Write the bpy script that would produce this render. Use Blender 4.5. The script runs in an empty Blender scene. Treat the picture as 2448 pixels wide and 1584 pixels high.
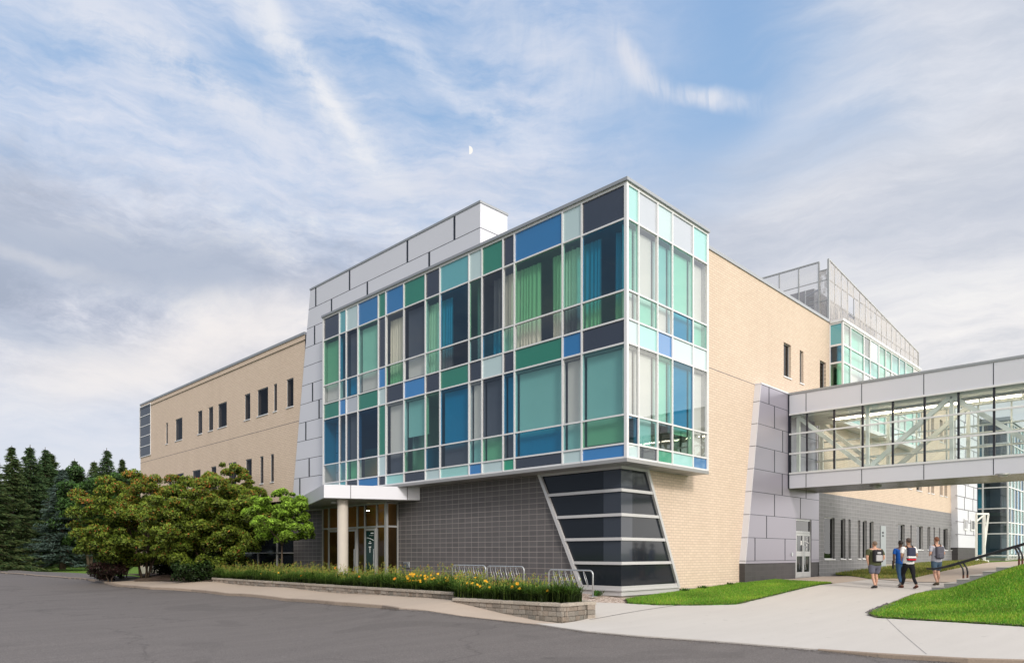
import bpy, bmesh, math, random
import numpy as np
from mathutils import Vector, Matrix
from mathutils.geometry import delaunay_2d_cdt
random.seed(7); rng = np.random.default_rng(7)
SC = bpy.context.scene
COL = SC.collection
PI = math.pi

# ---------------------------------------------------------------- survey helpers (sight lines of the real camera)
AZ = math.radians(44.69); CZ = 1.75; F = 1679.0; CX, CY = 1224.0, 1322.0
FW = (math.cos(AZ), math.sin(AZ)); RT = (math.sin(AZ), -math.cos(AZ))
def ray(px, py):
    a = (px-CX)/F; b = (CY-py)/F
    return (FW[0]+a*RT[0], FW[1]+a*RT[1], b)
def onX(px, py, X):
    d = ray(px, py); t = X/d[0]; return (t*d[1], CZ+t*d[2])
def onY(px, py, Y):
    d = ray(px, py); t = Y/d[1]; return (t*d[0], CZ+t*d[2])
def yX(px, X): return onX(px, CY, X)[0]
def xY(px, Y): return onY(px, CY, Y)[0]
def rd(px, d):                       # bearing and distance ahead -> world x, y
    r = (px-CX)/F*d
    return (d*FW[0]+r*RT[0], d*FW[1]+r*RT[1])
def rdw(r, d): return (d*FW[0]+r*RT[0], d*FW[1]+r*RT[1])

# ---------------------------------------------------------------- terrain
CTRL = [(1340,18.3,-.03),(1403,19,-.02),(1280,17.2,.02),(1280,18.3,.01),(1186,19.4,.13),(1075,20.8,.36),(1100,18.5,.12),
 (1400,15.5,0),(1700,14,0),(1956,12.6,0.0),(2448,10.9,.06),(1224,11,0),(300,12,0),(-400,14,.0),(1484,23.3,.30),(1622,25.8,.32),(1768,29.2,.49),
 (1905,33.2,.6),(1990,36.2,.62),(2120,41,.85),(2278,54,1.1),(2360,60,1.45),(2500,62,1.6),(2080,18.6,.10),(1650,22.2,.13),(2448,16,.12),(2227,25,.41),(2070,25.6,.45),
 (1346,25,.42),(1090,21.8,.36),(914,24.6,.30),(680,29.6,.33),(507,34.8,.36),(1150,25,.40),(951,32,.56),(772,35,.58),(703,38,.58),(500,46,.5),(350,45,.4),(350,58,.5),
 (685,25.9,.09),(549,29.2,.1),(458,32,.1),(913,21.5,.15),(315,38,.08),(0,60,.1),(150,48,.1),(-400,90,.2),(100,80,.5),(-600,60,.1),(400,110,.6),(1224,160,.8),(2448,120,1.6),(3400,60,1.6),
 (3000,12,.1),(2900,30,1.3),(2448,30,1.05),(2400,42,1.15),(-1500,30,0),(0,20,.02),(700,18,.02)]
_P = np.array([rd(p,d) for p,d,z in CTRL]); _Z = np.array([z for *_,z in CTRL])
def _phi(r): return r
_n = len(_P); _A = _phi(np.linalg.norm(_P[:,None]-_P[None],axis=2))+np.eye(_n)*-0.15
_M = np.zeros((_n+1,_n+1)); _M[:_n,:_n]=_A; _M[:_n,_n]=1; _M[_n,:_n]=1
_W = np.linalg.solve(_M, np.append(_Z,0))
def T(x, y):
    return float(np.dot(_W[:_n], np.hypot(_P[:,0]-x, _P[:,1]-y)) + _W[_n])
def TA(xy):
    xy = np.asarray(xy, float)
    out = np.empty(len(xy))
    for i in range(0, len(xy), 4000):
        c = xy[i:i+4000]
        out[i:i+4000] = np.hypot(c[:,None,0]-_P[None,:,0], c[:,None,1]-_P[None,:,1]) @ _W[:_n] + _W[_n]
    return out
def G(px, py, dz=0.0):               # where a sight line meets the ground
    d = ray(px, py); lo, hi = 6.0, 140.0
    z = 0.1
    t = 30
    for _ in range(40):
        t = (z+dz-CZ)/d[2] if d[2] < -1e-4 else 120
        t = max(6, min(140, t))
        z = .5*z+.5*T(t*d[0], t*d[1])
    return (t*d[0], t*d[1])
def sm(a, b, x):
    t = max(0, min(1, (x-a)/(b-a))); return t*t*(3-2*t)

# ---------------------------------------------------------------- material helpers
class NT:
    def __init__(s, name):
        s.m = bpy.data.materials.new(name); s.m.use_nodes = True
        s.t = s.m.node_tree; s.t.nodes.clear()
        s.out = s.n('ShaderNodeOutputMaterial')
    def n(s, typ, **kw):
        nd = s.t.nodes.new(typ)
        for k, v in kw.items():
            if k[0] == '_': nd.inputs[k[1:].replace('_',' ')].default_value = v
            else: setattr(nd, k, v)
        return nd
    def l(s, a, b): s.t.links.new(a, b)
    def pos(s):
        return s.n('ShaderNodeNewGeometry').outputs['Position']
    def noise(s, vec, scale, detail=4, rough=.55, dist=0):
        nd = s.n('ShaderNodeTexNoise'); nd.inputs['Scale'].default_value = scale; nd.inputs['Detail'].default_value = detail
        nd.inputs['Roughness'].default_value = rough; nd.inputs['Distortion'].default_value = dist
        if vec is not None: s.l(vec, nd.inputs['Vector'])
        return nd.outputs['Fac']
    def ramp(s, fac, stops):
        nd = s.n('ShaderNodeValToRGB'); e = nd.color_ramp.elements
        while len(e) < len(stops): e.new(.5)
        for i, (p, c) in enumerate(stops):
            e[i].position = p; e[i].color = (*c, 1) if len(c) == 3 else c
        s.l(fac, nd.inputs[0]); return nd.outputs[0]
    def mix(s, fac, a, b, mode='MIX'):
        nd = s.n('ShaderNodeMix', data_type='RGBA', blend_type=mode)
        for i, v in ((0, fac), (6, a), (7, b)):
            if isinstance(v, (int, float)): nd.inputs[i].default_value = v
            elif isinstance(v, tuple): nd.inputs[i].default_value = (*v, 1) if len(v) == 3 else v
            else: s.l(v, nd.inputs[i])
        return nd.outputs[2]
    def math(s, op, a, b=None, clamp=False):
        nd = s.n('ShaderNodeMath', operation=op, use_clamp=clamp)
        for i, v in ((0, a), (1, b)):
            if v is None: continue
            if isinstance(v, (int, float)): nd.inputs[i].default_value = v
            else: s.l(v, nd.inputs[i])
        return nd.outputs[0]
    def map(s, vec, scale=(1,1,1), rot=(0,0,0), loc=(0,0,0)):
        nd = s.n('ShaderNodeMapping'); nd.inputs['Scale'].default_value = scale; nd.inputs['Rotation'].default_value = rot
        nd.inputs['Location'].default_value = loc; s.l(vec, nd.inputs['Vector']); return nd.outputs[0]
    def bump(s, h, strength=.3, dist=.02):
        nd = s.n('ShaderNodeBump'); nd.inputs['Strength'].default_value = strength; nd.inputs['Distance'].default_value = dist
        s.l(h, nd.inputs['Height']); return nd.outputs[0]
    def bsdf(s, color, rough=.6, metal=0., spec=.5, normal=None, coat=0, ior=1.5):
        p = s.n('ShaderNodeBsdfPrincipled')
        for k, v in (('Base Color', color), ('Roughness', rough), ('Metallic', metal)):
            if isinstance(v, tuple): p.inputs[k].default_value = (*v, 1)
            elif isinstance(v, (int, float)): p.inputs[k].default_value = v
            else: s.l(v, p.inputs[k])
        p.inputs['Specular IOR Level'].default_value = spec; p.inputs['IOR'].default_value = ior
        p.inputs['Coat Weight'].default_value = coat; p.inputs['Coat Roughness'].default_value = .04
        if normal is not None: s.l(normal, p.inputs['Normal'])
        s.l(p.outputs[0], s.out.inputs[0]); return p
    def attr(s, name='tint'):
        return s.n('ShaderNodeAttribute', attribute_name=name).outputs['Color']

def plain(name, color, rough=.5, metal=0, spec=.5, var=.06, scale=3, coat=0, bump=0):
    k = NT(name); f = k.noise(k.pos(), scale, 5)
    c = k.mix(f, tuple(max(0, v*(1-var)) for v in color), tuple(v*(1+var) for v in color))
    nrm = k.bump(k.noise(k.pos(), scale*12, 3), bump) if bump else None
    r = k.math('MULTIPLY_ADD', f, .12); 
    r.node.inputs[2].default_value = rough-.06
    k.bsdf(c, r, metal, spec, nrm, coat); return k.m

def uv_of(k, axis):                  # in-plane coordinates of a wall facing -X ('x') or -Y ('y')
    sp = k.n('ShaderNodeSeparateXYZ'); k.l(k.pos(), sp.inputs[0])
    cb = k.n('ShaderNodeCombineXYZ'); k.l(sp.outputs[1 if axis == 'x' else 0], cb.inputs[0]); k.l(sp.outputs[2], cb.inputs[1])
    return cb.outputs[0]

def brick_mat(name, axis):
    k = NT(name); uv = uv_of(k, axis)
    b = k.n('ShaderNodeTexBrick'); k.l(uv, b.inputs['Vector'])
    b.offset = .5
    for nme, v in (('Color1',(.65,.53,.435,1)),('Color2',(.74,.615,.515,1)),('Mortar',(.38,.30,.245,1))): b.inputs[nme].default_value = v
    b.inputs['Scale'].default_value = 1; b.inputs['Brick Width'].default_value = .3; b.inputs['Row Height'].default_value = .1
    b.inputs['Mortar Size'].default_value = .013; b.inputs['Mortar Smooth'].default_value = .3; b.inputs['Bias'].default_value = 0
    v1 = k.noise(uv, .35, 5, .6); c = k.mix(.22, b.outputs[0], k.ramp(v1, [(.3,(.58,.46,.37)),(.7,(.73,.59,.48))]))
    v2 = k.noise(k.map(uv, (.9,.12,1)), 1.0, 4); c = k.mix(.12, c, k.ramp(v2, [(.35,(.48,.40,.33)),(.65,(.78,.66,.55))]))
    v3 = k.noise(k.map(uv, (3.4,10,1)), 1.0, 1); c = k.mix(.25, c, k.mix(v3,(.44,.345,.275),(.84,.70,.58)))
    k.bsdf(c, .85, 0, .3, k.bump(b.outputs['Fac'], -.35, .02)); return k.m

def block_mat(name, axis, c1, c2, grout):
    k = NT(name); uv = uv_of(k, axis)
    b = k.n('ShaderNodeTexBrick'); k.l(uv, b.inputs['Vector']); b.offset = 0.0
    b.inputs['Color1'].default_value = (*c1,1); b.inputs['Color2'].default_value = (*c2,1); b.inputs['Mortar'].default_value = (*grout,1)
    b.inputs['Scale'].default_value = 1; b.inputs['Brick Width'].default_value = .4; b.inputs['Row Height'].default_value = .2
    b.inputs['Mortar Size'].default_value = .011; b.inputs['Mortar Smooth'].default_value = .2
    v = k.noise(uv, .6, 5, .65); c = k.mix(.3, b.outputs[0], k.mix(v, tuple(x*.6 for x in c1), tuple(x*1.5 for x in c2)))
    # grout fades in and out with weathering
    c = k.mix(k.math('MULTIPLY', k.ramp(k.noise(k.map(uv,(.25,1.5,1)),1.2,3),[(.35,(0,0,0)),(.6,(1,1,1))]), .35), c, tuple(x*.95 for x in c2))
    g = k.noise(k.pos(), 60, 3)
    c = k.mix(.18, c, k.mix(g, tuple(x*.5 for x in c1), tuple(x*1.7 for x in c2)))
    k.bsdf(c, .62, 0, .4, k.bump(b.outputs['Fac'], -.3, .01)); return k.m

M = {}
M['brick_x'] = brick_mat('buff_brick_west', 'x'); M['brick_y'] = brick_mat('buff_brick_south', 'y')
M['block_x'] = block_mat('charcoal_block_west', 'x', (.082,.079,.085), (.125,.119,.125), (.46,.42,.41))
M['block_y'] = block_mat('lit_block_south', 'y', (.15,.15,.165), (.215,.215,.23), (.42,.42,.43))  # same block as the west wall, stronger daylight put into the colour
M['plinth'] = block_mat('dark_plinth_block', 'y', (.035,.033,.036), (.06,.056,.06), (.075,.07,.07))
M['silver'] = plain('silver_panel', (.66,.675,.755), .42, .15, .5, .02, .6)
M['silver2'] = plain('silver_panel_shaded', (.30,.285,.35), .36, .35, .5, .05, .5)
M['joint'] = plain('dark_joint', (.012,.016,.03), .5)
M['hair'] = plain('fine_joint', (.10,.09,.12), .6)
M['white'] = plain('white_aluminium', (.74,.75,.78), .35, .1, .5, .03, 2)
M['grey_metal'] = plain('grey_flashing', (.36,.38,.41), .4, .4, .5, .05, 2)
M['frame_grey'] = plain('light_grey_frame', (.56,.56,.58), .4, .2, .5, .05, 2)
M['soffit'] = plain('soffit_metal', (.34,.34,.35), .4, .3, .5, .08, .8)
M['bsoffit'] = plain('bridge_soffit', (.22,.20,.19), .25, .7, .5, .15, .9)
M['alu'] = plain('natural_aluminium', (.45,.46,.47), .38, .4, .5, .05, 4)
M['dark_frame'] = plain('black_mullion', (.02,.02,.03), .35)
M['concrete_found'] = plain('foundation_concrete', (.40,.37,.32), .9, 0, .2, .22, 2.5, bump=.2)
M['column'] = plain('column_concrete', (.58,.54,.49), .8, 0, .3, .06, 3)
M['interior'] = plain('interior_wall', (.42,.42,.40), .9)
M['room'] = plain('dark_room', (.06,.06,.065), .9)
M['interior_brown'] = plain('interior_timber', (.50,.30,.12), .7, 0, .3, .3, 1.5)
M['interior_floor'] = plain('interior_floor', (.10,.10,.10), .8)
M['blind'] = plain('roller_blind_cloth', (.72,.72,.70), .9, 0, .2, .02, 1)
M['curtain'] = plain('curtain_cloth', (.78,.74,.62), .9, 0, .2, .04, 2)
M['roof'] = plain('roof_membrane', (.3,.3,.3), .9)
M['steel_white'] = plain('white_steel', (.84,.86,.84), .45)
M['galv'] = plain('galvanised_steel', (.50,.53,.56), .35, .6, .5, .1, 8)
M['black_rail'] = plain('black_rail_paint', (.015,.016,.02), .35)
M['rust'] = plain('rusty_post', (.10,.035,.02), .7, 0, .4, .4, 12)
M['trim_black'] = plain('graphic_dark_green', (.006,.03,.03), .15, 0, .5)
M['decal'] = plain('white_decal', (.85,.86,.86), .4)

def glass(name, col, ior=2.3, rough=.01):
    k = NT(name)
    tr = k.n('ShaderNodeBsdfTransparent'); tr.inputs[0].default_value = (*col, 1)
    gl = k.n('ShaderNodeBsdfGlossy'); gl.inputs['Roughness'].default_value = rough; gl.inputs[0].default_value = (*[.45+.55*v for v in col],1)
    nz = k.bump(k.noise(k.pos(), .9, 2), .05, .05); k.l(nz, gl.inputs['Normal'])
    ge = k.n('ShaderNodeNewGeometry'); dt = k.n('ShaderNodeVectorMath', operation='DOT_PRODUCT'); k.l(ge.outputs['Incoming'], dt.inputs[0]); k.l(ge.outputs['Normal'], dt.inputs[1])
    f0 = ((ior-1)/(ior+1))**2
    sch = k.math('MULTIPLY_ADD', k.math('POWER', k.math('SUBTRACT', 1.0, k.math('ABSOLUTE', dt.outputs['Value'])), 5.0), 1-f0); sch.node.inputs[2].default_value = f0
    mx = k.n('ShaderNodeMixShader'); k.l(sch, mx.inputs[0]); k.l(tr.outputs[0], mx.inputs[1]); k.l(gl.outputs[0], mx.inputs[2])
    k.l(mx.outputs[0], k.out.inputs[0]); return k.m
def spandrel(name, col, coat=.8):
    k = NT(name); f = k.noise(k.pos(), .5, 3)
    c = k.mix(f, tuple(v*.93 for v in col), tuple(v*1.07 for v in col))
    p = k.bsdf(c, .25, 0, .5, None, coat, 1.5); p.inputs['Coat IOR'].default_value = 1.7
    k.l(k.bump(k.noise(k.pos(), .9, 2), .04, .05), p.inputs['Coat Normal']); return k.m

SP = {  # opaque spandrel colours
 'N': (.026,.034,.055), 'B': (.016,.155,.40), 'G': (.014,.185,.125), 'T': (.11,.36,.42), 'P': (.46,.60,.64), 'L': (.30,.60,.60), 'V': (.44,.48,.55), 'b':(.035,.20,.50), 'g':(.02,.28,.17)}
for c, v in SP.items(): M['sp_'+c] = spandrel('spandrel_glass_'+{'N':'navy','B':'blue','G':'green','T':'teal','P':'pale','L':'aqua','V':'lavender_with_reflection','b':'bright_blue','g':'bright_green'}[c], v)
VG = {'g': (.40,.73,.57), 't': (.50,.80,.80), 'b': (.09,.48,.70), 'c': (.86,.89,.89), 'n': (.30,.34,.40), 'm': (.56,.88,.80), 'd': (.06,.27,.46)}
for c, v in VG.items(): M['vg_'+c] = glass('vision_glass_'+{'g':'green','t':'teal','b':'blue','c':'clear','n':'smoke','m':'mint','d':'deep_blue'}[c], v)
M['vg_y'] = glass('vision_glass_clear_bridge', (.90,.95,.93), 1.95)
M['vg_k'] = glass('dark_window_glass', (.26,.27,.29), 1.5)
M['vg_e'] = glass('entrance_glass', (.50,.50,.47), 1.45)
M['vg_s'] = glass('corner_window_glass', (.10,.11,.13), 1.6)
k = NT('charcoal_glass_panel'); k.bsdf((.014,.018,.025), .10, 0, .3, None, .22, 1.4); M['char_glass'] = k.m
k = NT('slate_glass_panel'); k.bsdf((.04,.048,.065), .12, 0, .35, None, .3, 1.4); M['slate_glass'] = k.m

# emissive lamp
def lamp_mat(name, col, s):
    k = NT(name); e = k.n('ShaderNodeEmission'); e.inputs[0].default_value = (*col,1); e.inputs[1].default_value = s
    k.l(e.outputs[0], k.out.inputs[0]); return k.m
M['lamp'] = lamp_mat('lit_tube', (1,.84,.62), 16)
M['moonlit'] = lamp_mat('moonlit', (1,.98,.94), 1.0)

# ground materials
def asphalt():
    k = NT('asphalt'); p = k.pos()
    f1 = k.noise(p, .12, 5, .6); f2 = k.noise(p, 2.2, 6, .65); f3 = k.noise(p, 45, 3, .6)
    st = k.noise(k.map(p, (.35,2.2,1), (0,0,.75)), .8, 5, .6)
    c = k.mix(f1, (.135,.118,.114), (.20,.178,.172)); c = k.mix(.35, c, k.mix(k.ramp(st,[(.35,(0,0,0)),(.65,(1,1,1))]), (.10,.088,.086), (.25,.225,.215)))
    c = k.mix(.3, c, k.mix(f2, (.08,.074,.074), (.20,.19,.185)))
    c = k.mix(.45, c, k.ramp(f3, [(.35,(.055,.05,.05)),(.5,(.13,.12,.118)),(.68,(.27,.25,.245))]))
    v = k.n('ShaderNodeTexVoronoi', feature='DISTANCE_TO_EDGE'); v.inputs['Scale'].default_value = .13
    wv = k.n('ShaderNodeVectorMath', operation='ADD'); k.l(p, wv.inputs[0])
    nn = k.n('ShaderNodeTexNoise'); nn.inputs['Scale'].default_value = .5; nn.inputs['Detail'].default_value = 6; k.l(p, nn.inputs['Vector'])
    sc = k.n('ShaderNodeVectorMath', operation='SCALE'); sc.inputs['Scale'].default_value = 2.6; k.l(nn.outputs['Color'], sc.inputs[0]); k.l(sc.outputs[0], wv.inputs[1])
    k.l(wv.outputs[0], v.inputs['Vector'])
    c = k.mix(k.math('MULTIPLY', k.ramp(v.outputs['Distance'], [(0,(1,1,1)),(.006,(0,0,0))]), .38), c, (.04,.036,.036))
    pt_ = k.ramp(k.noise(p, .33, 2, .4, .8), [(.60,(0,0,0)),(.615,(1,1,1))]); c = k.mix(k.math('MULTIPLY', pt_, .22), c, (.07,.064,.063))
    oil = k.ramp(k.noise(p, 1.3, 2, .5), [(.70,(0,0,0)),(.78,(1,1,1))]); c = k.mix(k.math('MULTIPLY', oil, .5), c, (.05,.045,.045))
    k.bsdf(c, .82, 0, .35, k.bump(f3, .35, .01)); return k.m
M['asphalt'] = asphalt()
def concrete(name, ca, cb, spacing=0, rot=0, spots=.12):
    k = NT(name); p = k.pos()
    c = k.mix(k.noise(p, .3, 5, .6), ca, cb)
    st = k.noise(k.map(p, (.3,2.5,1), (0,0,AZ+.3)), 1.0, 5, .6); c = k.mix(.3, c, k.mix(st, tuple(x*.78 for x in ca), tuple(min(1,x*1.15) for x in cb)))
    c = k.mix(spots, c, k.mix(k.noise(p, 30, 4, .7), tuple(x*.4 for x in ca), tuple(min(1,x*1.4) for x in cb)))
    c = k.mix(k.math('MULTIPLY',k.ramp(k.noise(p, 3.0, 2, .5), [(.70,(0,0,0)),(.74,(1,1,1))]),.25), c, tuple(x*.55 for x in ca))
    k.bsdf(c, .88, 0, .25, k.bump(k.noise(p, 40, 4), .15, .01)); return k.m
M['walk'] = concrete('tan_sidewalk_concrete', (.43,.355,.295), (.52,.44,.37))
M['path'] = concrete('pale_path_concrete', (.52,.495,.465), (.60,.575,.55))
M['curb'] = concrete('worn_curb_concrete', (.24,.19,.15), (.36,.30,.25), spots=.45)
M['step'] = concrete('grey_step_concrete', (.24,.24,.25), (.34,.34,.35), spots=.4)
def grass_mat(name, a, b, y):
    k = NT(name); p = k.pos()
    c = k.mix(k.noise(p, .5, 5, .6), a, b); c = k.mix(k.ramp(k.noise(p, 7, 5, .7), [(.45,(0,0,0)),(.7,(1,1,1))]), c, y)
    c = k.mix(.55, c, k.ramp(k.noise(p, 38, 3, .7), [(.3,tuple(x*.35 for x in a)),(.6,b),(.75,y)]))
    k.bsdf(c, .9, 0, .15, k.bump(k.noise(p, 30, 3), .8, .05)); return k.m
M['lawn'] = grass_mat('bright_lawn', (.07,.27,.018), (.11,.38,.03), (.27,.45,.055))
M['rough_grass'] = grass_mat('rough_grass', (.11,.16,.035), (.17,.21,.055), (.30,.27,.12))
M['far_grass'] = grass_mat('far_grass', (.09,.19,.025), (.15,.27,.04), (.22,.30,.07))
M['soil'] = plain('garden_soil', (.05,.036,.026), .95, 0, .2, .5, 4, bump=.5)
M['mulch'] = plain('brown_mulch', (.17,.125,.10), .95, 0, .2, .4, 9, bump=.6)
k = NT('pea_gravel'); v = k.n('ShaderNodeTexVoronoi'); v.inputs['Scale'].default_value = 22; k.l(k.pos(), v.inputs['Vector'])
sv = k.n('ShaderNodeSeparateColor'); k.l(v.outputs['Color'], sv.inputs[0])
c = k.ramp(sv.outputs[0], [(0,(.20,.14,.11)),(.4,(.40,.31,.26)),(.75,(.55,.46,.40)),(1,(.72,.66,.6))])
k.bsdf(c, .8, 0, .3, k.bump(v.outputs['Distance'], -.8, .03)); M['gravel'] = k.m
k = NT('dark_gravel'); v = k.n('ShaderNodeTexVoronoi'); v.inputs['Scale'].default_value = 16; k.l(k.pos(), v.inputs['Vector'])
sv = k.n('ShaderNodeSeparateColor'); k.l(v.outputs['Color'], sv.inputs[0])
k.bsdf(k.ramp(sv.outputs[0], [(0,(.04,.035,.04)),(.6,(.11,.095,.10)),(1,(.28,.25,.25))]), .8, 0, .3, k.bump(v.outputs['Distance'], -.8, .04)); M['dark_gravel'] = k.m
# split-face wall block: tint per block
k = NT('split_face_block'); c = k.mix(.5, k.attr(), k.mix(k.noise(k.pos(), 14, 5, .7), (.10,.085,.07), (.52,.46,.40)))
k.bsdf(c, .92, 0, .2, k.bump(k.noise(k.pos(), 22, 5, .7), .9, .03)); M['split'] = k.m
# foliage
def leaf_mat(name, trans=.35, rough=.5):
    k = NT(name); c = k.attr()
    d = k.n('ShaderNodeBsdfPrincipled'); k.l(c, d.inputs['Base Color']); d.inputs['Roughness'].default_value = rough; d.inputs['Specular IOR Level'].default_value = .25
    t = k.n('ShaderNodeBsdfTranslucent'); k.l(k.mix(1, c, (1.25,1.25,.7), 'MULTIPLY'), t.inputs[0])
    mx = k.n('ShaderNodeMixShader'); mx.inputs[0].default_value = trans; k.l(d.outputs[0], mx.inputs[1]); k.l(t.outputs[0], mx.inputs[2])
    k.l(mx.outputs[0], k.out.inputs[0]); return k.m
M['leaf'] = leaf_mat('leaf'); M['needle'] = leaf_mat('needle', .15, .7); M['blade'] = leaf_mat('grass_blade', .3, .6)
M['bark'] = plain('bark', (.10,.075,.055), .95, 0, .2, .45, 9, bump=.6)
k = NT('perforated_metal'); p = k.pos()
d = k.n('ShaderNodeBsdfPrincipled'); d.inputs['Base Color'].default_value = (.46,.43,.41,1); d.inputs['Roughness'].default_value = .45; d.inputs['Metallic'].default_value = .5
t = k.n('ShaderNodeBsdfTransparent'); mx = k.n('ShaderNodeMixShader')
blot = k.ramp(k.noise(k.map(p,(1.6,1,.5)), 2.4, 5, .75, 1.5), [(.44,(.18,.18,.18)),(.58,(.80,.80,.80))]); k.l(blot, mx.inputs[0])
mx2 = k.math('SUBTRACT', 1.0, blot); k.l(mx2, mx.inputs[0]); k.l(d.outputs[0], mx.inputs[1]); k.l(t.outputs[0], mx.inputs[2])
sub = k.math('SUBTRACT', 1.0, mx2); k.l(k.math('MULTIPLY', blot, .85), mx.inputs[0]); k.l(mx.outputs[0], k.out.inputs[0]); M['perf'] = k.m
k = NT('open_mesh'); d = k.n('ShaderNodeBsdfPrincipled'); d.inputs['Base Color'].default_value = (.50,.50,.52,1); d.inputs['Roughness'].default_value = .5
t = k.n('ShaderNodeBsdfTransparent'); mx = k.n('ShaderNodeMixShader'); mx.inputs[0].default_value = .66
k.l(d.outputs[0], mx.inputs[1]); k.l(t.outputs[0], mx.inputs[2]); k.l(mx.outputs[0], k.out.inputs[0]); M['mesh'] = k.m

# ---------------------------------------------------------------- mesh builder
class MB:
    def __init__(s): s.v = []; s.f = []; s.c = []
    def quad(s, a, b, c, d, col=None):
        i = len(s.v); s.v += [tuple(a), tuple(b), tuple(c), tuple(d)]; s.f.append((i, i+1, i+2, i+3)); s.c.append(col)
    def tri(s, a, b, c, col=None):
        i = len(s.v); s.v += [tuple(a), tuple(b), tuple(c)]; s.f.append((i, i+1, i+2)); s.c.append(col)
    def poly(s, pts, col=None):
        i = len(s.v); s.v += [tuple(p) for p in pts]; s.f.append(tuple(range(i, i+len(pts)))); s.c.append(col)
    def prism(s, base, off, col=None):           # polygon points + offset vector -> closed prism
        n = len(base); i = len(s.v); o = Vector(off)
        s.v += [tuple(p) for p in base] + [tuple(Vector(p)+o) for p in base]
        s.f.append(tuple(range(i, i+n))); s.f.append(tuple(range(i+2*n-1, i+n-1, -1)))
        for k in range(n): s.f.append((i+k, i+n+k, i+n+(k+1)%n, i+(k+1)%n))
        s.c += [col]*(n+2)
    def box(s, x0, x1, y0, y1, z0, z1, col=None):
        s.prism([(x0,y0,z0),(x1,y0,z0),(x1,y1,z0),(x0,y1,z0)], (0,0,z1-z0), col)
    def bar(s, a, b, w, h=None, col=None):       # square bar from a to b
        a = Vector(a); b = Vector(b); d = (b-a).normalized(); h = h or w
        up = Vector((0,0,1)) if abs(d.z) < .95 else Vector((1,0,0))
        sx = d.cross(up).normalized()*w/2; sy = sx.cross(d).normalized()*h/2
        s.prism([a-sx-sy, a+sx-sy, a+sx+sy, a-sx+sy], b-a, col)
    def tube(s, pts, r, n=8, col=None, closed=False):
        pts = [Vector(p) for p in pts]; rs = r if isinstance(r, (list, tuple)) else [r]*len(pts)
        i0 = len(s.v); m = len(pts); prev = None
        for k, p in enumerate(pts):
            if closed: d = pts[(k+1)%m]-pts[k-1]
            else: d = pts[min(k+1, m-1)]-pts[max(k-1, 0)]
            d.normalize()
            if prev is None: a = d.orthogonal().normalized()
            else: a = (prev-d*prev.dot(d)).normalized()
            prev = a; b = d.cross(a)
            for j in range(n):
                t = 2*PI*j/n; s.v.append(tuple(p+(a*math.cos(t)+b*math.sin(t))*rs[k]))
        for k in range(m if closed else m-1):
            for j in range(n):
                A = i0+k*n+j; B = i0+k*n+(j+1)%n; Cc = i0+((k+1)%m)*n+(j+1)%n; D = i0+((k+1)%m)*n+j
                s.f.append((A, B, Cc, D)); s.c.append(col)
        if not closed:
            s.f.append(tuple(i0+j for j in range(n-1, -1, -1))); s.f.append(tuple(i0+(m-1)*n+j for j in range(n))); s.c += [col, col]
    def build(s, name, mat, parent=None, bevel=0, smooth=False):
        me = bpy.data.meshes.new(name); me.from_pydata(s.v, [], s.f)
        if any(c is not None for c in s.c):
            at = me.color_attributes.new('tint', 'FLOAT_COLOR', 'CORNER')
            arr = []
            for f, c in zip(s.f, s.c): arr += [(*(c or (.3,.3,.3)), 1)]*len(f)
            at.data.foreach_set('color', np.array(arr, dtype=np.float32).ravel())
        if mat is not None: me.materials.append(mat)
        me.validate(); me.update()
        o = bpy.data.objects.new(name, me); COL.objects.link(o)
        if bevel:
            md = o.modifiers.new('Bevel', 'BEVEL'); md.width = bevel; md.segments = 2; md.limit_method = 'ANGLE'
        if smooth: me.shade_smooth()
        if parent is not None: o.parent = parent
        return o

def tag(o, label=None, cat=None, group=None, kind=None):
    if label: o['label'] = label
    if cat: o['category'] = cat
    if group: o['group'] = group
    if kind: o['kind'] = kind
    return o
def thing(name, label, cat, group=None, loc=(0,0,0)):
    o = bpy.data.objects.new(name, None); COL.objects.link(o); o.location = loc
    return tag(o, label, cat, group)
def rel(mb, loc):                    # vertices relative to a thing's base
    mb.v = [(x-loc[0], y-loc[1], z-loc[2]) for x, y, z in mb.v]; return mb

# ---------------------------------------------------------------- planes of the building
XG, XB, XS, XL = 19.10, 18.25, 18.95, 19.16
YR, YB, YT = 13.82, 12.98, 13.54
ZB, ZT = 4.70, 13.55
bld = thing('college_building', 'three-storey campus building of buff brick with a coloured glass box on its corner', 'building')

# wall with real openings; axis 'x': faces -X at X=p ; axis 'y': faces -Y at Y=p.  s = running coordinate
def P3(axis, p, s, z): return (p, s, z) if axis == 'x' else (s, p, z)
def wall(mb, axis, p, s0, s1, z0, z1, holes=(), depth=.25):
    ss = sorted({s0, s1, *[h[0] for h in holes], *[h[1] for h in holes]}); zs = sorted({z0, z1, *[h[2] for h in holes], *[h[3] for h in holes]})
    for a, b in zip(ss, ss[1:]):
        for c, d in zip(zs, zs[1:]):
            if a < s0-1e-6 or b > s1+1e-6 or c < z0-1e-6 or d > z1+1e-6: continue
            ms, mz = (a+b)/2, (c+d)/2
            if any(h[0] < ms < h[1] and h[2] < mz < h[3] for h in holes): continue
            mb.quad(P3(axis,p,a,c), P3(axis,p,b,c), P3(axis,p,b,d), P3(axis,p,a,d))
    for h in holes:
        a, b, c, d = h[:4]; q = p+depth
        mb.quad(P3(axis,p,a,c), P3(axis,q,a,c), P3(axis,q,a,d), P3(axis,p,a,d))
        mb.quad(P3(axis,p,b,c), P3(axis,p,b,d), P3(axis,q,b,d), P3(axis,q,b,c))
        mb.quad(P3(axis,p,a,d), P3(axis,q,a,d), P3(axis,q,b,d), P3(axis,p,b,d))
        mb.quad(P3(axis,p,a,c), P3(axis,p,b,c), P3(axis,q,b,c), P3(axis,q,a,c))
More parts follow.
